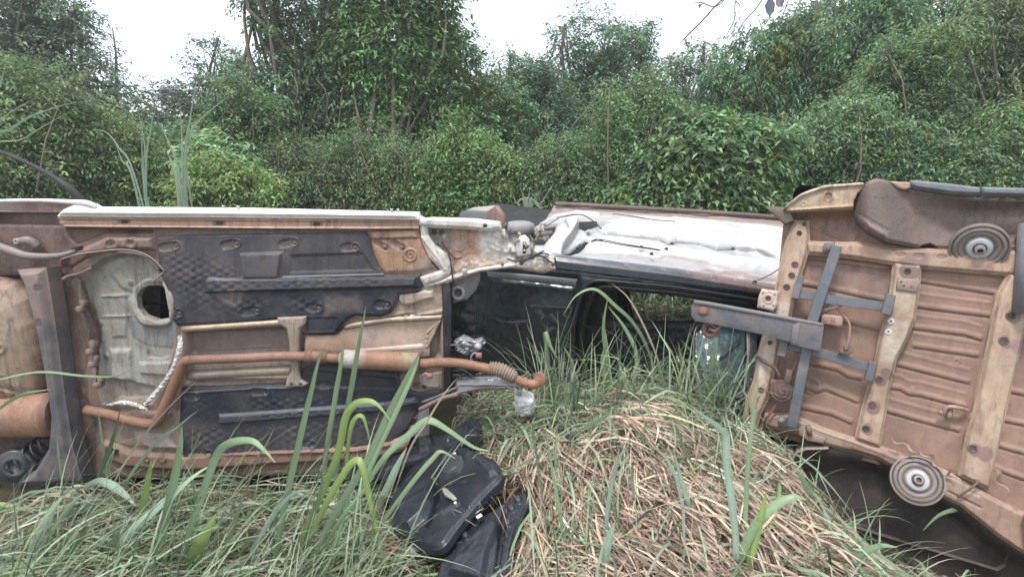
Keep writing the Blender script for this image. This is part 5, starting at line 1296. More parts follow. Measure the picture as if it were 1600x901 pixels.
mb = MB(); mb.plate(FC, [(1287, 381), (1304, 379), (1303, 396), (1285, 394)], .045, .055, 1.5, col=TG); mb.build('mount_plate', STEEL, C_); bolt(FC, C_, 1294, 387, 4, .055, (.2, .17, .16))
mb = MB(); mb.plate(FC, [(1217, 648), (1232, 650), (1230, 666), (1216, 663)], .040, .055, 1.5, col=TG); mb.build('mount_plate', STEEL, C_); bolt(FC, C_, 1221, 656, 3, .055, (.45, .44, .42))
# main arm standing off towards the viewer, tapered nose
AP = lambda x, y, h: FC.P(x, y, h)
mb = MB()
mb.plate(FC, [(1086, 478), (1092, 470), (1120, 474), (1200, 489), (1282, 505), (1278, 540), (1262, 540), (1200, 522), (1120, 505), (1092, 500), (1086, 492)], .10, .16, 3, col=(.115, .125, .14)); mb.build('tow_arm', STEEL, C_, sharp=40)
mb = MB(); mb.plate(FC, [(1090, 468), (1112, 471), (1200, 487), (1284, 503), (1284, 508), (1200, 493), (1110, 477), (1090, 474)], .155, .172, 1, col=(.23, .22, .23)); mb.build('arm_edge', STEEL, C_)
mb = MB(); mb.plate(FC, [(1244, 500), (1285, 506), (1280, 545), (1240, 536)], .05, .17, 3, col=(.11, .12, .135)); mb.plate(FC, [(1238, 506), (1250, 503), (1246, 536), (1236, 534)], .165, .178, 1.5, col=(.15, .16, .17)); mb.build('arm_socket', STEEL, C_, sharp=40)
bolt(FC, C_, 1099, 485, 6, .158, (.36, .17, .12)); mb = MB(); mb.lathe(FC.P(1099, 485, .158), FC.N, [(.036, 0), (.036, .003), (.02, .004)], 18, col=(.30, .19, .16)); mb.build('washer', RUST, C_)
mb = MB(); mb.lathe(FC.P(1109, 515, .10), FC.N + FC.U * -.3, [(.034, -.012, (.26, .13, .10)), (.052, -.008, (.28, .15, .12)), (.052, .006, (.30, .17, .13)), (.030, .010, (.28, .14, .11)), (.020, .0, (.03, .02, .02))], 22); mb.build('hitch_ring', RUST, C_)
mb = MB(); mb.tube([FC.P(x, y, h) for x, y, h in ((1108, 513, .12), (1118, 517, .13), (1128, 508, .14), (1145, 507, .14), (1180, 516, .14), (1214, 526, .13), (1244, 536, .12))], .0085, 8, col=(.30, .20, .17), sub=6); mb.build('safety_cable', RUST, C_)
# white bracket box, inner bracket, cable, lock motor, hook
s = Sheet(FC, [(1191, 451), (1218, 455), (1216, 476), (1208, 486), (1184, 480), (1186, 464)], h=.09, step=.0035, rim=.01, rimw=3, thick=.08, col=(.62, .56, .48)); s.ringb(1201, 467, 6, 3, .005); s.circ(1201, 467, 4, h=-.01, col=(.02, .02, .02))
for x, y in ((1193, 459), (1211, 461), (1194, 478), (1209, 478)): s.circ(x, y, 1.6, h=-.004, col=(.1, .08, .07))
s.tone(.5, .04, 91, col=(.36, .24, .17)); s.build('anchor_plate', BEDC, C_)
mb = MB(); mb.plate(FC, [(1283, 492), (1288, 490), (1314, 493), (1316, 508), (1308, 510), (1282, 505)], -.01, .07, 3, col=(.36, .25, .21))
for x in (1290, 1302): mb.lathe(FC.P(x, 499, .07), FC.N, [(.012, -.001), (.010, .003), (.006, -.001)], 10, col=(.26, .17, .14))
mb.build('step_bracket', BEDC, C_)
mb = MB(); mb.tube([FC.P(x, y, .03) for x, y in ((1290, 488), (1297, 481), (1308, 483), (1318, 492), (1327, 506), (1327, 524), (1322, 545))], .0065, 8, col=(.42, .30, .25), sub=6); mb.build('brake_cable', BEDC, C_)
mb = MB(); mb.tube([FC.P(x, y, .06) for x, y in ((1286, 486), (1296, 482), (1310, 480), (1318, 474))], .006, 6, col=(.2, .18, .18), sub=4); mb.tube([FC.P(x, y, .06) for x, y in ((1296, 482), (1295, 472), (1300, 470))], .005, 6, col=(.2, .18, .18)); mb.build('cable_clamp', STEEL, C_)
mb = MB(); mb.box(FC.P(1319, 550, .09), FC.U * .026, FC.V * .014, FC.N * .016, col=(.20, .14, .13), ch=.5); mb.box(FC.P(1322, 543, .10), FC.U * .012, FC.V * .02, FC.N * .012, col=(.24, .17, .15), ch=.5); mb.tube([FC.P(1308, 547, .1), FC.P(1332, 550, .1)], .005, 8, col=(.2, .15, .14)); mb.build('cable_fitting', RUST, C_)
LM = MB(); cL = FC.P(1221, 610, .06)
LM.lathe(cL, FC.N, [(.060, -.03), (.066, 0), (.060, .018), (.045, .016), (.040, .028), (.022, .028), (.018, .038), (.0, .040)], 22, col=(.155, .095, .10))
LM.box(FC.P(1232, 588, .06), FC.U * .022, FC.V * .045, FC.N * .022, col=(.145, .10, .105), ch=.5); LM.box(FC.P(1240, 612, .05), FC.U * .025, FC.V * .03, FC.N * .025, col=(.10, .085, .09), ch=.4); LM.box(FC.P(1212, 598, .05), FC.U * .03, FC.V * .02, FC.N * .02, col=(.17, .11, .11), ch=.5)
LM.build('winch_gear', RUST, C_, sharp=50)
for pts, r, c_ in (([(1184, 558, .03), (1196, 566, .06), (1212, 576, .07), (1218, 588, .07)], .010, (.10, .09, .09)), ([(1214, 630, .05), (1204, 645, .06), (1195, 658, .06), (1195, 675, .03)], .008, (.15, .10, .09)), ([(1253, 543, .06), (1246, 562, .06), (1236, 584, .06)], .0055, (.33, .25, .21)), ([(1196, 676, .02), (1206, 690, .02), (1222, 698, .02), (1238, 708, .02)], .007, (.2, .11, .09)), ([(1530, 750, .05), (1520, 760, .06), (1506, 770, .05), (1496, 776, .04)], .006, (.22, .15, .13))):
    mb = MB(); mb.tube([FC.P(*p) for p in pts], r, 8, col=c_, sub=5); mb.build('hose' if r > .006 else 'pull_rod', RUST, C_)
mb = MB(); mb.tube([FC.P(x, y, h) for x, y, h in ((1512, 641, -.01), (1500, 637, .02), (1485, 635, .025), (1478, 638, .02), (1474, 646, .01), (1468, 642, .01))], .011, 8, col=(.42, .29, .23), sub=5); mb.tube([FC.P(1484, 638, .0), FC.P(1482, 655, .0)], .016, 8, col=(.34, .23, .18)); mb.build('rope_hook', BEDC, C_)
for pts in ([(1225, 655), (1235, 652), (1262, 660), (1290, 672)],):
    mb = MB(); mb.plate(FC, [(1247, 664), (1258, 662), (1262, 672), (1290, 680), (1286, 690), (1262, 686), (1248, 676)], .03, .045, 1.5, col=(.40, .30, .24)); mb.tube([FC.P(1262, 664, .05), FC.P(1266, 680, .05)], .014, 8, col=(.2, .15, .14)); mb.build('latch_plate', BEDC, C_)
mb = MB(); mb.plate(FC, [(1598, 852), (1592, 800), (1600, 778), (1620, 780), (1620, 850)], .06, .09, 2, col=(.5, .52, .54)); mb.build('alloy_bracket', ALU, C_)
mb = MB(); P0 = FC.P(1618, 350, .05); P1 = FC.P(1608, 490, .05); mb.tube([P0, P1], .07, 18, col=(.20, .21, .24)); mb.build('fuel_pipe_cover', STEEL, C_)
# outer body side wall behind the floor
uC, vC = FC.uv(np.array([1228.0, 1690, 1400, 1500]), np.array([360.0, 400, 300, 880.0]))
profC = [(0, .07), (0, .50), (1, .50), (1, .07)]
o = body_loft('bed_wall', FC, uC[0], uC[1], profC, vC[2], vC[3], UNDER, C_, (.14, .12, .11))
# dry leaves caught on the lower rail
rg = np.random.RandomState(4)
for i, (x, y, L_, a_, lab) in enumerate(((1412, 692, .13, -.35, 'long curled dry leaf caught on the lower rail below the second cross member'), (1455, 716, .12, -.6, 'bent dry leaf tip just right of the long curled leaf'), (1482, 738, .07, -.9, 'shortest dry leaf stuck left of the third cross member'), (1562, 748, .13, -1.0, 'twisted pale dry leaf below the third cross member'))):
    t = None; n = 12; V = []; c = FC.P(x, y, .045); d = FC.U * math.cos(a_) + np.array([0, 0, 1.0]) * math.sin(a_); w = np.cross(d, FC.N)
    for j in range(n):
        q = j / (n - 1); wd = .022 * math.sin(math.pi * min(1, q * .9 + .08)) + .002
        m_ = c + d * (q - .5) * L_ + w * .012 * math.sin(q * 9 + i) + FC.N * (.012 * math.sin(q * 7) + .012)
        V += [m_ - w * wd * .5 + FC.N * .006 * rg.rand(), m_ + FC.N * -.004, m_ + w * wd * .5 + FC.N * .008 * rg.rand()]
    Q = [(3 * j + k, 3 * j + k + 1, 3 * j + k + 4, 3 * j + k + 3) for j in range(n - 1) for k in range(2)]
    o = put('dry_leaf', np.array(V), Q, LEAF, None, cols=(.46, .33, .25)); tag(o, lab, 'dry leaf', 'dry leaves caught on the lower rail')
# ================================================================== ground cover
def hit(px, py, lift=0.0):
    """where the view ray of a pixel meets the ground"""
    d = rays(float(px), float(py)); t = .8
    for i in range(1400):
        p = CP + d * t
        if p[2] < float(ground_z(p[0], p[1])) + lift: break
        t += .005
    return CP + d * t
def ribbons(P, S, W, cols, name, mat, fold=.0, UPD=None):
    """P: N x K x 3 centre lines, S: N x K x 3 side vectors, W: N x K widths, cols N x 3 or N x K x 3"""
    N, K, _ = P.shape
    T = np.gradient(P, axis=1); T /= np.linalg.norm(T, axis=2)[..., None] + 1e-9
    U = np.cross(S, T)
    l = P - S * W[..., None] * .5; r = P + S * W[..., None] * .5
    if fold:
        m = P - U * (W * fold)[..., None]
        V = np.stack([l, m, r], 2); nc = 3
    else:
        V = np.stack([l, r], 2); nc = 2
    V = V.reshape(-1, 3)
    b = (np.arange(N)[:, None] * K + np.arange(K - 1)[None]).ravel() * nc
    Q = [np.stack([b + j, b + j + 1, b + j + 1 + nc, b + j + nc], 1) for j in range(nc - 1)]
    C = cols if cols.ndim == 3 else np.repeat(cols[:, None], K, 1)
    C = np.repeat(C.reshape(-1, 3), nc, 0)
    return raw_mesh(name, V, quads=np.concatenate(Q), cols=C, mat=mat, smooth=True)
def unit(v): return v / (np.linalg.norm(v, axis=-1)[..., None] + 1e-9)
PANEL_PX = [(600, 800), (625, 755), (540, 700), (620, 680), (757, 668), (760, 690), (715, 702), (790, 740), (835, 770), (800, 850), (790, 901), (680, 930), (640, 850)]
def proj(P):
    q = P - CP; z = q @ FWD
    return 800 + F * (q @ RGT) / z, 450.5 - F * (q @ UPV) / z
def lying(name, n, xr, yr, Lr, Wr, palette, seed, az, azs, lift=.045, thick=.10, K=7, mask=None, wob=.15, z0=.0):
    rng = np.random.RandomState(seed)
    x = rng.uniform(*xr, n); y = yr[0] + (yr[1] - yr[0]) * rng.rand(n)
    if mask is not None:
        m = rng.rand(n) < mask(x, y); x, y = x[m], y[m]; n = len(x)
    a = az(x, y) + rng.normal(0, azs, n) + .55 * vnoise(x * .5, y * .5, seed + 2)
    L = rng.uniform(*Lr, n) * rng.uniform(.7, 1.3, n)
    k = rng.normal(0, wob, n)
    t = np.linspace(0, 1, K)
    kink = np.where(rng.rand(n) < .16, rng.normal(0, .7, n), 0); kp = rng.uniform(.3, .7, n)
    ang = a[:, None] + k[:, None] * (t[None] - .5) * 2 + kink[:, None] * (t[None] > kp[:, None])
    st = L[:, None] / (K - 1)
    px_ = x[:, None] + np.cumsum(np.cos(ang) * st, 1) - L[:, None] / 2 * np.cos(a)[:, None]
    py_ = y[:, None] + np.cumsum(np.sin(ang) * st, 1) - L[:, None] / 2 * np.sin(a)[:, None]
    o = thick * rng.rand(n) ** 1.3 * np.clip(1 + .9 * vnoise(x * 1.3, y * 1.3, 44), .2, 2.2) + z0; lf = lift * rng.rand(n) ** 2
    tilt = rng.normal(0, .07, n)
    z = ground_z(px_, py_) + o[:, None] + lf[:, None] * np.sin(math.pi * t)[None] + (tilt * L)[:, None] * (t - .3)[None]
    P = np.stack([px_, py_, z], -1)
    gx, gy = proj(P.reshape(-1, 3)); keep = ~((inside(gx, gy, PANEL_PX).reshape(n, K).sum(1) > 1) & (rng.rand(n) > .06) & (y < 3.2)) & ~((P[..., 1].max(1) > 3.27) & (P[..., 0].min(1) < -.42) & (y < 5)) & ~((P[..., 1].max(1) > 3.34 - .5 * (P[..., 0].max(1) - 1.66)) & (P[..., 0].max(1) > 1.45) & (y < 5))
    T = np.gradient(P, axis=1)
    S = unit(np.cross(T, np.array([0, 0, 1.0])))
    tw = rng.uniform(-1.1, 1.1, n)[:, None, None]
    Up = unit(np.cross(S, T))
    S = S * np.cos(tw) + Up * np.sin(tw)
    w = rng.uniform(*Wr, n)[:, None] * (1 - .85 * np.abs(2 * t - .9)[None] ** 2.5 * .9)
    pal = np.array([p[:3] for p in palette]); pw = np.array([p[3] for p in palette], float)
    c = pal[rng.choice(len(pal), n, p=pw / pw.sum())] * (1 + .2 * rng.normal(0, 1, n))[:, None] * (1 + .05 * rng.normal(0, 1, (n, 3)))
    c *= (.55 + .45 * np.clip(o / (thick + 1e-6) * 1.6, 0, 1))[:, None] ** .0
    P, S, w, c = P[keep], S[keep], w[keep], np.clip(c[keep], .01, .8)
    return P, S, w, c
STRAW = leafmat('straw', rough=.7, trans=.12, spots=.5); GRASS = leafmat('grass_blade', rough=.42, trans=.28, spots=.5)
SP = [(.52, .40, .29, 6), (.42, .305, .23, 6), (.64, .53, .41, 3), (.30, .20, .15, 4), (.20, .135, .11, 3), (.38, .34, .22, 2), (.66, .60, .48, 1)]
GP = [(.13, .185, .105, 4), (.21, .285, .17, 5), (.29, .37, .255, 5), (.08, .12, .07, 3), (.25, .32, .13, 1.5), (.38, .42, .31, 2.5)]
def az_straw(x, y): return -math.pi / 2 + np.where(x < .2, .0, .5 * np.sin(x * 2.2)) + np.where(x < -.15, 1.25, 0) + np.where(x > 1.05, .9, 0)
mound = lambda x, y: np.exp(-(((x - .68) / .75) ** 2 + ((y - 2.6) / 1.0) ** 2))
def join(parts):
    K = parts[0][0].shape[1]
    return [np.concatenate([p[i] for p in parts]) for i in range(4)]
m1 = lambda x, y: np.clip(.62 + 1.0 * mound(x, y) + .35 * (x > 1.0), 0, 1) * (x > -3)
st = [lying('a', 46000, (-2.9, 3.1), (1.15, 3.75), (.18, .55), (.0028, .0085), SP, 301, az_straw, .55, mask=m1),
      lying('b', 16000, (-.1, 1.6), (1.5, 3.7), (.15, .40), (.003, .012), SP, 302, az_straw, .45, thick=.13, mask=lambda x, y: mound(x, y) * 1.1),
      lying('h', 5000, (-.42, 1.9), (3.2, 4.35), (.16, .42), (.005, .010), SP, 306, az_straw, .9),
      lying('c', 5000, (-1, 5), (5.9, 8.5), (.2, .5), (.010, .018), SP, 303, az_straw, .9, thick=.2)]
P, S, w, c = join(st)
o = link('dry_straw', ribbons(P, S, w, c, 'dry_straw', STRAW)); tag(o, 'dry tan straw and flattened stalks heaped between the wrecks', 'straw', kind='stuff')
m2 = lambda x, y: np.clip(.98 - 1.15 * mound(x, y) - .25 * (x > 1.2), .06, 1)
az_g = lambda x, y: np.where(x < -.1, .35, -1.2) + 0 * y
gr = [lying('d', 9000, (-2.9, 3.0), (1.15, 3.7), (.32, .8), (.007, .0175), GP, 311, az_g, .5, thick=.12, lift=.12, mask=m2, wob=.2),
      lying('i', 1300, (.1, 2.6), (1.2, 3.3), (.2, .6), (.006, .012), GP, 318, az_straw, .9, thick=.12, lift=.12, wob=.2),
      lying('e', 2400, (-.4, 1.8), (2.9, 4.3), (.2, .5), (.006, .012), GP, 312, az_straw, .9, thick=.12, lift=.14),
      lying('f', 7000, (-1, 5), (5.9, 8.5), (.2, .5), (.010, .020), GP, 313, az_g, 1.2, thick=.25, lift=.2)]
def upright(n, xr, yr, Lr, Wr, palette, seed, lean=(55, 88), curl=(20, 110), mask=None, K=9, az=None):
    rng = np.random.RandomState(seed)
    x = rng.uniform(*xr, n); y = rng.uniform(*yr, n)
    if mask is not None:
        m = rng.rand(n) < mask(x, y); x, y = x[m], y[m]; n = len(x)
    a = rng.uniform(0, 2 * math.pi, n) if az is None else az + rng.normal(0, .6, n)
    L = rng.uniform(*Lr, n); el = np.radians(rng.uniform(*lean, n)); cu = np.radians(rng.uniform(*curl, n))
    t = np.linspace(0, 1, K)
    e = el[:, None] - cu[:, None] * t[None] ** 1.8
    kink = (rng.rand(n) < .25)[:, None] * (t[None] > rng.uniform(.45, .75, n)[:, None]) * np.radians(rng.uniform(50, 110, n))[:, None]
    e = e - kink
    st_ = (L / (K - 1))[:, None]
    dx = np.cos(e) * np.cos(a)[:, None] * st_; dy = np.cos(e) * np.sin(a)[:, None] * st_; dz = np.sin(e) * st_
    P = np.stack([x[:, None] + np.cumsum(dx, 1) - dx[:, :1], y[:, None] + np.cumsum(dy, 1) - dy[:, :1], ground_z(x, y)[:, None] + np.cumsum(dz, 1) - dz[:, :1]], -1)
    S = np.stack([-np.sin(a), np.cos(a), 0 * a], -1)[:, None] + 0 * P
    tw = rng.uniform(-.5, .5, n)[:, None, None]
    Up = unit(np.cross(S, np.gradient(P, axis=1))); S = S * np.cos(tw) + Up * np.sin(tw)
    w = rng.uniform(*Wr, n)[:, None] * np.clip(1.05 - t ** 2.2, .04, 1)[None] * np.clip(.55 + t * 2, 0, 1)[None]
    pal = np.array([p[:3] for p in palette]); pw = np.array([p[3] for p in palette], float)
    c = pal[rng.choice(len(pal), n, p=pw / pw.sum())] * (1 + .15 * rng.normal(0, 1, n))[:, None]
    gx, gy = proj(P.reshape(-1, 3)); ins = inside(gx, gy, PANEL_PX).reshape(n, K)
    kp_ = (ins.sum(1) < 2) | (P[:, 0, 1] > 3.3) | (rng.rand(n) < .08)
    P, S, w, c = P[kp_], S[kp_], w[kp_], c[kp_]; n = len(P)
    c = np.clip(c, .01, .8)[:, None] * np.ones((1, K, 1)); 
    dry = sm((t - .82) / .18)[None, :, None] * (rng.rand(n) < .5)[:, None, None]
    c = c * (1 - dry) + np.array((.40, .33, .2)) * dry
    return P, S, w, c
P, S, w, c = join(gr)
o = link('flattened_grass', ribbons(P, S, w, c, 'flattened_grass', GRASS)); tag(o, 'flattened green grass lying over the ground among the straw', 'grass', kind='stuff')
far_ok = lambda x, y: np.ones(len(x))
up = [upright(240, (-2.4, -.35), (1.4, 2.7), (.35, .8), (.010, .017), GP, 351, lean=(35, 76), curl=(20, 95), az=.25),
      upright(70, (.2, 1.8), (1.35, 2.6), (.25, .55), (.009, .015), GP, 352, lean=(35, 78), curl=(20, 95)),
      upright(300, (-2.6, -.25), (1.9, 3.05), (.42, .85), (.006, .0105), GP, 341, lean=(58, 86), curl=(8, 55), az=.1),
      upright(90, (-.75, -.38), (1.9, 2.5), (.6, .95), (.006, .010), GP, 342, lean=(62, 84), curl=(8, 60), az=.25),
      upright(190, (.1, 1.5), (1.8, 3.0), (.25, .55), (.005, .009), GP, 343, lean=(50, 85), curl=(20, 90)),
      upright(330, (-2.7, -.3), (1.7, 3.1), (.30, .62), (.006, .012), GP, 331, lean=(45, 80), curl=(10, 70), az=.3),
      upright(220, (-1.1, -.4), (1.8, 2.7), (.35, .75), (.006, .011), GP, 332, lean=(55, 82), curl=(10, 90), az=.2),
      upright(200, (.1, 2.2), (1.7, 3.0), (.22, .5), (.005, .010), GP, 333, lean=(40, 80), curl=(20, 90)),
      upright(220, (-2.7, .0), (1.5, 3.15), (.18, .42), (.006, .013), GP, 321),
      upright(260, (0.1, 2.6), (1.4, 3.0), (.15, .36), (.006, .012), GP, 322, mask=lambda x, y: 1 - .6 * mound(x, y)),
      upright(360, (.1, 1.55), (3.25, 4.05), (.35, .82), (.008, .014), GP, 323, lean=(62, 90), curl=(5, 90)),
      upright(40, (.35, 1.1), (2.75, 3.15), (.16, .38), (.006, .011), GP, 324),
      upright(2600, (-6, 6.5), (5.8, 7.4), (.3, .75), (.008, .018), GP, 325),
      upright(60, (-2.8, -.2), (2.95, 3.25), (.25, .5), (.006, .011), GP, 326)]
P, S, w, c = join(up)
o = link('upright_grass', ribbons(P, S, w, c, 'upright_grass', GRASS, fold=.12)); tag(o, 'short upright green grass blades growing through the straw', 'grass', kind='stuff')

# long blades in front, each traced
YG = (.26, .36, .12); LG = (.25, .345, .205); PG = (.33, .43, .33); DG = (.12, .19, .11); DR = (.42, .36, .27); MG = (.19, .27, .145)
HB = [
 (YG, 13, [(203, 915), (212, 850), (224, 790), (233, 740), (236, 716)]),
 (LG, 16, [(236, 915), (252, 840), (270, 760), (281, 700), (284, 664)]),
 (LG, 15, [(262, 915), (298, 825), (322, 755), (340, 708), (362, 691), (392, 688), (410, 700), (430, 722)]),
 (YG, 24, [(280, 915), (302, 870), (322, 832), (338, 802)]),
 (PG, 18, [(32, 915), (58, 845), (80, 800), (97, 775)]),
 (MG, 15, [(92, 915), (112, 865), (128, 835), (137, 815)]),
 (YG, 10, [(-20, 770), (40, 794), (75, 812), (108, 830)]),
 (PG, 15, [(118, 915), (195, 840), (255, 785), (305, 742), (338, 722)]),
 (DG, 8, [(140, 775), (158, 735), (175, 690), (188, 640)]),
 (DR, 3.5, [(150, 780), (210, 700), (260, 640), (312, 590)]),
 (PG, 6, [(185, 750), (235, 700), (275, 668), (310, 640)]),
 (LG, 5, [(170, 760), (163, 720), (157, 670), (153, 640)]),
 (LG, 4, [(95, 745), (92, 715), (88, 668)]),
 (PG, 15, [(130, 745), (160, 752), (190, 768), (212, 790)]),
 (LG, 13, [(418, 915), (442, 805), (464, 705), (484, 620), (500, 555), (512, 538)]),
 (LG, 9, [(498, 810), (508, 720), (524, 620), (534, 560), (536, 530)]),
 (LG, 10, [(515, 780), (534, 685), (550, 600), (562, 530), (572, 478)]),
 (YG, 13, [(425, 915), (488, 805), (514, 745), (530, 700), (540, 652), (556, 630), (577, 626), (592, 634), (610, 656)]),
 (YG, 9, [(538, 730), (547, 675), (556, 652), (567, 651), (574, 672), (581, 704)]),
 (LG, 14, [(455, 915), (525, 800), (572, 722), (608, 645), (640, 582), (657, 548)]),
 (LG, 10, [(520, 850), (585, 715), (618, 645), (645, 585), (655, 556)]),
 (LG, 13, [(560, 760), (600, 715), (640, 678), (660, 660), (674, 657), (698, 670), (740, 698), (765, 704)]),
 (DR, 4, [(612, 765), (640, 702), (666, 660), (692, 618), (716, 588)]),
 (YG, 13, [(445, 915), (498, 810), (538, 738), (556, 719), (567, 730), (580, 790), (596, 860), (604, 915)]),
 (YG, 8, [(585, 838), (640, 802), (700, 755), (746, 708)]),
 (PG, 17, [(545, 915), (620, 872), (680, 840), (720, 815), (756, 793)]),
 (DR, 9, [(640, 862), (700, 858), (755, 864), (788, 882), (805, 915)]),
 (PG, 20, [(640, 925), (700, 902), (745, 890), (784, 884)]),
 (PG, 14, [(570, 815), (600, 772), (622, 725), (636, 698)]),
 (LG, 9, [(545, 870), (635, 765), (676, 716), (690, 705), (712, 716)]),
 (LG, 8, [(480, 915), (505, 860), (540, 800), (585, 745)]), (LG, 7, [(500, 915), (530, 830), (548, 760), (560, 700)]), (MG, 8, [(470, 915), (480, 840), (500, 770), (505, 720)]),
 (PG, 10, [(355, 915), (400, 850), (430, 800), (460, 770), (490, 765)]), (MG, 8, [(330, 915), (352, 860), (372, 800), (380, 770)]),
 (DR, 4, [(380, 760), (400, 720), (418, 690), (430, 664)]), (DR, 4, [(340, 800), (370, 760), (395, 735)]),
 (PG, 14, [(1154, 915), (1150, 850), (1144, 790), (1136, 725), (1134, 682), (1124, 668), (1100, 650), (1072, 628)]),
 (LG, 9, [(1165, 870), (1166, 780), (1171, 700), (1180, 625), (1185, 584)]),
 (LG, 17, [(1130, 915), (1176, 828), (1208, 792), (1238, 776), (1260, 780)]),
 (YG, 13, [(1163, 915), (1176, 860), (1190, 803), (1198, 765)]),
 (LG, 13, [(1276, 822), (1270, 790), (1256, 752), (1244, 733)]),
 (LG, 12, [(1310, 915), (1342, 872), (1373, 853), (1402, 854)]),
 (LG, 12, [(1625, 915), (1590, 868), (1556, 825), (1530, 793), (1500, 794), (1468, 804), (1442, 828)]),
 (PG, 11, [(1042, 818), (1075, 792), (1102, 762)]), (PG, 10, [(1165, 800), (1175, 760), (1184, 735)]),
 (LG, 7, [(884, 862), (878, 820), (864, 740), (850, 650)]), (LG, 6, [(872, 760), (868, 720), (870, 670)]),
 (PG, 16, [(944, 915), (946, 870), (954, 838), (962, 812)]), (PG, 8, [(945, 860), (950, 790), (965, 720), (985, 690)]),
 (PG, 9, [(1092, 832), (1080, 800), (1063, 745), (1052, 700)]),
 (DR, 5, [(950, 818), (1010, 824), (1085, 838), (1155, 845), (1250, 850)]),
 (LG, 8, [(858, 600), (856, 560), (852, 520), (860, 540), (872, 562)]),
 (LG, 6, [(1030, 590), (1012, 545), (990, 505), (962, 478), (930, 452), (900, 462), (880, 492)]),
 (MG, 7, [(960, 610), (948, 560), (943, 510), (950, 462)]), (LG, 7, [(985, 610), (995, 560), (978, 515), (950, 478)]),
 (MG, 7, [(1108, 645), (1102, 600), (1084, 555), (1064, 530)]), (LG, 8, [(1112, 650), (1112, 585), (1118, 522)]), (LG, 6, [(1122, 640), (1136, 590), (1160, 540)]),
 (MG, 7, [(1080, 620), (1066, 570), (1060, 535)]), (LG, 6, [(900, 610), (895, 570), (880, 540)]), (DR, 3.5, [(1040, 590), (1020, 540), (985, 470), (955, 442)]),
 (LG, 11, [(930, 640), (945, 600), (942, 560), (948, 535)]), (PG, 9, [(880, 655), (905, 620), (930, 606)]), (MG, 8, [(1010, 720), (1004, 690), (1008, 660)]),
 (PG, 9, [(1015, 662), (1050, 668), (1100, 674)]), (DG, 6, [(870, 720), (900, 680), (960, 640), (975, 612)]),
 (LG, 9, [(60, 915), (100, 850), (150, 800), (215, 775)]), (MG, 9, [(170, 915), (180, 850), (176, 800)]), (LG, 9, [(-10, 860), (40, 835), (90, 842)]), (PG, 9, [(0, 905), (50, 870), (110, 790), (130, 770)]),
 (LG, 4, [(-20, 574), (60, 581), (130, 587), (178, 588), (200, 580)]), (MG, 6, [(-20, 628), (30, 618), (78, 608)]),
]
def hero():
    mbs = MB()
    rng = np.random.RandomState(9)
    for (c, wpx, pts) in HB:
        p0 = hit(pts[0][0], min(pts[0][1], 915)) ; Y0 = min(p0[1], 3.95 if pts[0][0] > 840 else 3.05)
        if pts[0][1] < 640 and pts[0][0] < 200: Y0 = 2.3
        n = len(pts); Y1 = Y0 - rng.uniform(.0, .18)
        W = [at(p[0], p[1], Y0 + (Y1 - Y0) * i / (n - 1)) for i, p in enumerate(pts)]
        W[0] = W[0] - np.array([0, 0, .06])
        C = catmull(W, 7); K = len(C); t = np.linspace(0, 1, K)
        T = unit(np.gradient(C, axis=0))
        view = unit(C - CP)
        S = unit(np.cross(T, view)); Nn = np.cross(S, T)
        ph = rng.uniform(-.5, .5); tw = ph + .7 * (t - .3) * rng.normal(0, 1)
        S = S * np.cos(tw)[:, None] + Nn * np.sin(tw)[:, None]; U = np.cross(S, T)
        wd = wpx * .95 * Y0 / F * np.clip(.6 + 1.6 * t, 0, 1) * np.clip((1.02 - t) / .45, .03, 1) ** .8
        V = np.stack([C - S * wd[:, None] / 2, C - U * wd[:, None] * .14, C + S * wd[:, None] / 2], 1).reshape(-1, 3)
        Fa = [(3 * i + j, 3 * i + j + 1, 3 * i + j + 4, 3 * i + j + 3) for i in range(K - 1) for j in (0, 1)]
        cc = np.array(c) * rng.uniform(.85, 1.15); cc = np.tile(cc, (K, 3, 1)).astype(float)
        cc[:, 1] *= 1.25                                             # pale midrib
        cc *= 1 + .12 * vnoise(t * 3, t * 0 + rng.rand() * 9, 5)[:, None, None]
        dt = sm((t - .9) / .1)[:, None, None] * (rng.rand() < .7); cc = cc * (1 - dt) + np.array((.42, .33, .18)) * dt
        mbs.add(V, Fa, cc.reshape(-1, 3))
    o = mbs.build('long_grass', GRASS); tag(o, 'long arching green grass blades standing before the wrecks', 'grass', kind='stuff')
hero()

# ================================================================== black trim panels on the straw
def lay_frame(a, b, c, lift=.12):
    lift = lift + .04
    A_, B_, C2 = hit(*a, lift), hit(*b, lift), hit(*c, lift)
    f = Frame(A_, B_, C2)
    if f.N[2] < 0: f.N = -f.N
    return f
BP = (.016, .019, .027)
fD = lay_frame((620, 840), (760, 800), (700, 715), .10)
tD = thing('door_trim', 'black moulded door trim with round slotted speaker grille lying in the straw', 'car trim', fD.P(690, 800))
OD = [(607, 808), (612, 785), (628, 757), (655, 726), (690, 710), (706, 705), (716, 708), (748, 722), (786, 742), (792, 764), (780, 778), (768, 790), (748, 812), (722, 842), (700, 868), (672, 866), (640, 848), (618, 832)]
OD = catmull(np.array(OD + OD[:1], float), 4)[:-1]
s = Sheet(fD, OD, h=.03, step=.003, rim=.02, rimw=5, thick=.03, col=BP)
s.h += .05 * sm((s.X - 600) / 160)
s.poly([(627, 828), (634, 796), (652, 776), (676, 764), (684, 768), (684, 802), (672, 826), (650, 842), (636, 842)], h=.045, edge=7, col=(.026, .031, .042), soft=8)
s.line([(688, 764), (690, 800), (676, 832)], 8, h=-.035, edge=5, col=(.006, .013, .016), soft=6); s.line([(620, 800), (645, 764), (688, 722)], 4, h=-.012, edge=4, col=(.012, .013, .016)); s.line([(613, 800), (638, 760), (682, 718)], 3, h=.008)
s.circ(715, 739, 21, h=-.008, edge=3, col=(.020, .022, .028), sy=.75)
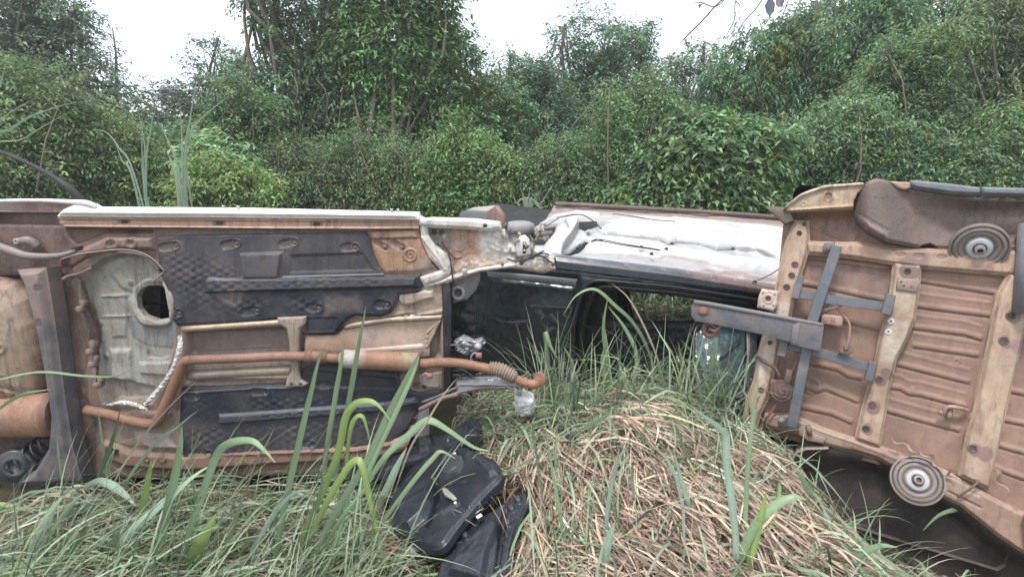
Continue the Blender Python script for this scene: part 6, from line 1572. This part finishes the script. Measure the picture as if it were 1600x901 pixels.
for k_ in range(-4, 5): s.line([(715 - 17 + abs(k_), 739 + k_ * 3.2), (715 + 17 - abs(k_), 739 + k_ * 3.2 + 3)], 1.6, h=.008, edge=1.2, col=(.09, .095, .11))
s.poly([(756, 728), (786, 744), (790, 762), (775, 768), (750, 742)], h=.022, edge=7, col=(.035, .04, .052), soft=8)
s.poly([(706, 772), (716, 768), (740, 770), (748, 782), (734, 790), (712, 788)], h=-.008, edge=3); s.circ(648, 825, 2.5, h=.004)
s.line([(716, 708), (750, 722), (788, 742)], 4, h=.014, edge=3, col=(.02, .02, .03)); s.poly([(695, 815), (730, 800), (745, 812), (720, 840), (700, 840)], h=-.014, edge=5, col=(.022, .025, .032), soft=4)
s.tone(.3, .05, 95, col=(.05, .05, .055)); s.dent(.0015, .1, 96); s.build('moulded_panel', CLEANPL, tD)
mb = MB(); mb.plate(fD, [(703, 787), (710, 786), (722, 797), (727, 803), (722, 806), (708, 798)], .085, .10, 1, col=(.38, .37, .33)); mb.build('pull_handle', STEEL, tD)
for x, y, c2 in ((712, 786, (.75, .76, .78)), (711, 709, (.7, .7, .72)), (757, 729, (.3, .3, .33))):
    mb = MB(); mb.lathe(fD.P(x, y, .085), fD.N, [(.005, -.02), (.005, .0), (.008, .002), (.008, .006), (.003, .010)], 10, col=c2); mb.build('clip', CLEANPL if c2[0] < .5 else WHITEP, tD)
mb = MB(); mb.lathe(fD.P(715, 739, .066), fD.N, [(.066, -.008), (.069, .006), (.062, .008), (.060, -.002)], 32, col=(.03, .033, .04), cap=False); mb.build('speaker_ring', CLEANPL, tD)
fE = lay_frame((560, 720), (740, 700), (640, 686), .12)
tE = thing('wheel_arch_liner', 'flat black plastic liner half buried in grass behind the door trim', 'car trim', fE.P(650, 705))
s = Sheet(fE, [(520, 712), (532, 696), (580, 688), (640, 684), (690, 680), (722, 674), (752, 672), (757, 680), (752, 694), (722, 706), (690, 712), (640, 722), (596, 742), (560, 748), (530, 740)], h=.02, step=.005, rim=.02, rimw=4, thick=.02, col=BP)
s.poly([(652, 690), (676, 686), (682, 700), (672, 712), (656, 714)], h=.03, edge=4, col=(.018, .02, .024)); s.line([(560, 706), (640, 696)], 4, h=-.01); s.circ(740, 683, 3, h=-.006, col=(.01, .01, .01)); s.h += .06 * sm((s.X - 690) / 60) ; s.dent(.01, .15, 97); s.build('liner_sheet', CLEANPL, tE)
fG = lay_frame((690, 900), (800, 880), (780, 790), .08)
tG = thing('console_trim', 'broken black console moulding with clips and wires at the bottom edge beside the straw', 'car trim', fG.P(750, 860))
s = Sheet(fG, [(676, 920), (690, 880), (712, 850), (735, 822), (758, 800), (780, 792), (800, 780), (822, 768), (830, 780), (822, 800), (808, 830), (800, 862), (792, 930)], h=.02, step=.0035, rim=.015, rimw=5, thick=.03, col=BP)
s.poly([(700, 905), (716, 868), (745, 838), (776, 815), (786, 830), (770, 870), (760, 920)], h=.035, edge=8, col=(.02, .022, .03), soft=6); s.line([(704, 848), (740, 812), (770, 796)], 9, h=-.02, edge=4, col=(.008, .008, .01), wob=2); s.line([(790, 800), (784, 850), (776, 905)], 8, h=-.02, edge=5, col=(.01, .01, .012))
for x, y in ((796, 822), (802, 800), (790, 852), (730, 842), (722, 830), (812, 786)): s.circ(x, y, 5, h=.018, edge=3, col=(.05, .052, .06))
s.dent(.003, .06, 98); s.build('moulding', CLEANPL, tG)
mb = MB(); mb.plate(fG, [(750, 822), (758, 817), (761, 821), (753, 826)], .06, .065, .5, col=(.8, .8, .8)); mb.build('paper_tag', WHITEP, tG)
rg = np.random.RandomState(33)
for i in range(9):
    x, y = rg.uniform(710, 790), rg.uniform(785, 860)
    mb = MB(); mb.tube([fG.P(x, y, .05), fG.P(x + rg.uniform(-14, 14), y - rg.uniform(4, 16), .09), fG.P(x + rg.uniform(-20, 20), y - rg.uniform(-8, 20), .06)], .0028, 6, col=(.02, .02, .022) if i % 2 else (.15, .13, .12), sub=5); mb.build('wire', CLEANPL, tG)

# white cracked reservoir below the flange
tW = thing('washer_bottle', 'small cracked white plastic bottle under the exhaust flange', 'plastic bottle', at(818, 648, 3.3))
fW = F2(at(818, 632, 3.3), (1, 0, 0), (0, 0, 1), (0, -1, 0)) 
s = Sheet(fW, [(803, 618), (812, 614), (822, 618), (834, 622), (838, 634), (832, 646), (818, 650), (808, 646), (804, 636)], h=.03, step=.003, rim=.025, rimw=7, thick=.08, col=(.8, .8, .8)); s.dent(.012, .03, 99); s.build('bottle_body', WHITEP, tW)
mb = MB(); mb.lathe(fW.P(812, 615, .0), (0, 0, 1), [(.014, -.01), (.014, .02), (.018, .022), (.018, .034), (.0, .036)], 16, col=(.5, .5, .52)); mb.build('cap', WHITEP, tW)

# ================================================================== cane grass clumps behind
def cane(label, x, Y, list_px, seed):
    z0 = float(ground_z(x, Y)); t = thing('cane_grass_clump', label, 'tall grass', (x, Y, z0), 'tall grass clumps behind the wrecks')
    rng = np.random.RandomState(seed)
    for pts, wpx, c in list_px:
        base = np.array([x + rng.normal(0, .1), Y + rng.normal(0, .08), z0])
        W = [base] + [at(p[0], p[1], Y) for p in pts]
        C = catmull(W, 8); K = len(C); tt = np.linspace(0, 1, K); T = unit(np.gradient(C, axis=0)); S = unit(np.cross(T, unit(C - CP))); U = np.cross(S, T)
        wd = wpx * .62 * Y / F * np.clip((1.02 - tt) / .6, .05, 1)
        V = np.stack([C - S * wd[:, None] / 2, C - U * wd[:, None] * .15, C + S * wd[:, None] / 2], 1).reshape(-1, 3)
        Fa = [(3 * i + j, 3 * i + j + 1, 3 * i + j + 4, 3 * i + j + 3) for i in range(K - 1) for j in (0, 1)]
        put('grass_blade', V, Fa, GRASS, t, cols=c)
    return t
PGc = (.26, .34, .24)
p0 = at(225, 330, 5.6)
cane('thin pale cane grass clump nearest the middle of the dark leafy shrub', p0[0], 5.6, [([(228, 300), (226, 230), (214, 162)], 5, PGc), ([(228, 290), (236, 200), (246, 158)], 5, PGc), ([(226, 300), (222, 240), (222, 160)], 4, PGc), ([(215, 290), (185, 230), (162, 205), (130, 205)], 4, PGc), ([(212, 296), (190, 250), (178, 216)], 5, PGc)], 1)
p0 = at(288, 330, 5.6)
cane('tallest pale cane grass clump, one blade bent far to the right', p0[0], 5.6, [([(290, 280), (298, 180), (312, 106)], 5, PGc), ([(286, 280), (284, 210), (280, 145)], 5, PGc), ([(290, 260), (298, 206), (330, 172), (368, 142)], 6, PGc), ([(282, 290), (262, 220), (246, 188)], 5, PGc), ([(280, 310), (270, 260), (262, 240)], 10, (.30, .36, .24)), ([(292, 270), (303, 230), (312, 215)], 4, PGc)], 2)
p0 = at(-40, 340, 4.8)
cane('cane grass clump bowing in from the left edge above the rubber hose', p0[0], 4.8, [([(-30, 260), (0, 190), (60, 150)], 6, PGc), ([(-20, 260), (20, 200), (80, 170), (130, 158)], 6, PGc), ([(-30, 250), (-5, 150), (10, 100)], 8, PGc), ([(-30, 270), (40, 215), (120, 168)], 5, (.33, .38, .2))], 3)
p0 = at(822, 345, 5.9)
cane('short cane grass clump in the gap above the strut cap', p0[0], 5.9, [([(822, 330), (818, 310), (812, 288)], 5, PGc), ([(826, 330), (834, 312), (850, 290)], 5, PGc), ([(828, 330), (845, 318), (866, 284)], 5, PGc), ([(820, 330), (806, 316), (800, 296)], 5, PGc), ([(826, 330), (845, 325), (864, 318)], 5, PGc), ([(824, 330), (826, 310), (828, 292)], 5, PGc)], 4)

# ================================================================== bare branch hanging in from above, close by
tb = thing('hanging_branch', 'thin bare branch tips with a few withered leaves hanging in at the top', 'branch', at(1180, -160, 3.2))
BRN = surf('twig_bark', base=(.12, .09, .09), mud=(.16, .12, .1), mud_amt=.5, rough=.9, use_col=False, bump=.4)
for pts, r in (([(1300, -260), (1240, -120), (1190, -60), (1170, -30)], .012), ([(1200, -70), (1160, -20), (1126, 2), (1100, 30), (1078, 52), (1062, 68)], .005), ([(1190, -60), (1150, -20), (1120, 10), (1095, 4), (1082, 6)], .0035), ([(1170, -30), (1150, 0), (1148, 30), (1140, 46), (1132, 64)], .0032), ([(1240, -120), (1200, -20), (1184, 10), (1168, 28), (1152, 48)], .004), ([(1150, 2), (1156, 10), (1152, 20)], .0025), ([(1260, -80), (1232, 0), (1224, 22), (1218, 38)], .0028), ([(1260, -160), (1225, -40), (1212, 0)], .004), ([(1560, -120), (1530, -10), (1518, 8), (1498, 26)], .004)):
    mb = MB(); mb.tube([at(x, y, 3.2) for x, y in pts], [r] + [r * .8] * (len(pts) - 2) + [r * .3], 6, sub=4); mb.build('twig', BRN, tb)
for (x0, y0, x1, y1, w_, c) in ((1203, -6, 1203, 27, 14, (.12, .13, .17)), (1222, -8, 1216, 12, 12, (.15, .13, .17)), (1098, 6, 1092, 10, 5, (.2, .14, .12))):
    A_, B2 = at(x0, y0, 3.2), at(x1, y1, 3.17); d = B2 - A_; sd = unit(np.cross(d, unit(A_ - CP))) * w_ * 3.2 / F / 2; nrm = unit(np.cross(sd, d)) * .012
    V = [A_, A_ + d * .35 + sd + nrm, A_ + d * .35, A_ + d * .7 + sd * .8 + nrm, A_ + d * .7 + nrm * .3, A_ + d * .35 - sd + nrm, A_ + d * .7 - sd * .7 + nrm, B2]
    put('leaf', np.array(V), [(0, 2, 1), (0, 5, 2), (1, 2, 4, 3), (2, 5, 6, 4), (3, 4, 7), (4, 6, 7)], LEAF, tb, cols=c)
# ================================================================== air: pale haze box round everything, added partly to imitate lens veiling
def haze():
    mb = MB(); x0, x1, y0, y1, z0, z1 = -22, 22, -4, 24, -2.0, 13.0
    m = bpy.data.materials.new('haze'); m.use_nodes = True; n = m.node_tree.nodes; n.clear()
    o = n.new('ShaderNodeOutputMaterial'); v = n.new('ShaderNodeVolumePrincipled')
    v.inputs['Color'].default_value = (.95, .97, .97, 1); v.inputs['Density'].default_value = .0038; v.inputs['Anisotropy'].default_value = .3
    m.node_tree.links.new(v.outputs[0], o.inputs['Volume'])
    V = [(x, y, z) for z in (z0, z1) for (x, y) in ((x0, y0), (x1, y0), (x1, y1), (x0, y1))]
    Fa = [(3, 2, 1, 0), (4, 5, 6, 7), (0, 1, 5, 4), (1, 2, 6, 5), (2, 3, 7, 6), (3, 0, 4, 7)]
    h = put('haze', np.array(V, float), Fa, m, None, smooth=False); tag(h, 'faint pale haze over the clearing, added partly to imitate lens veiling', 'haze', kind='stuff')
haze()
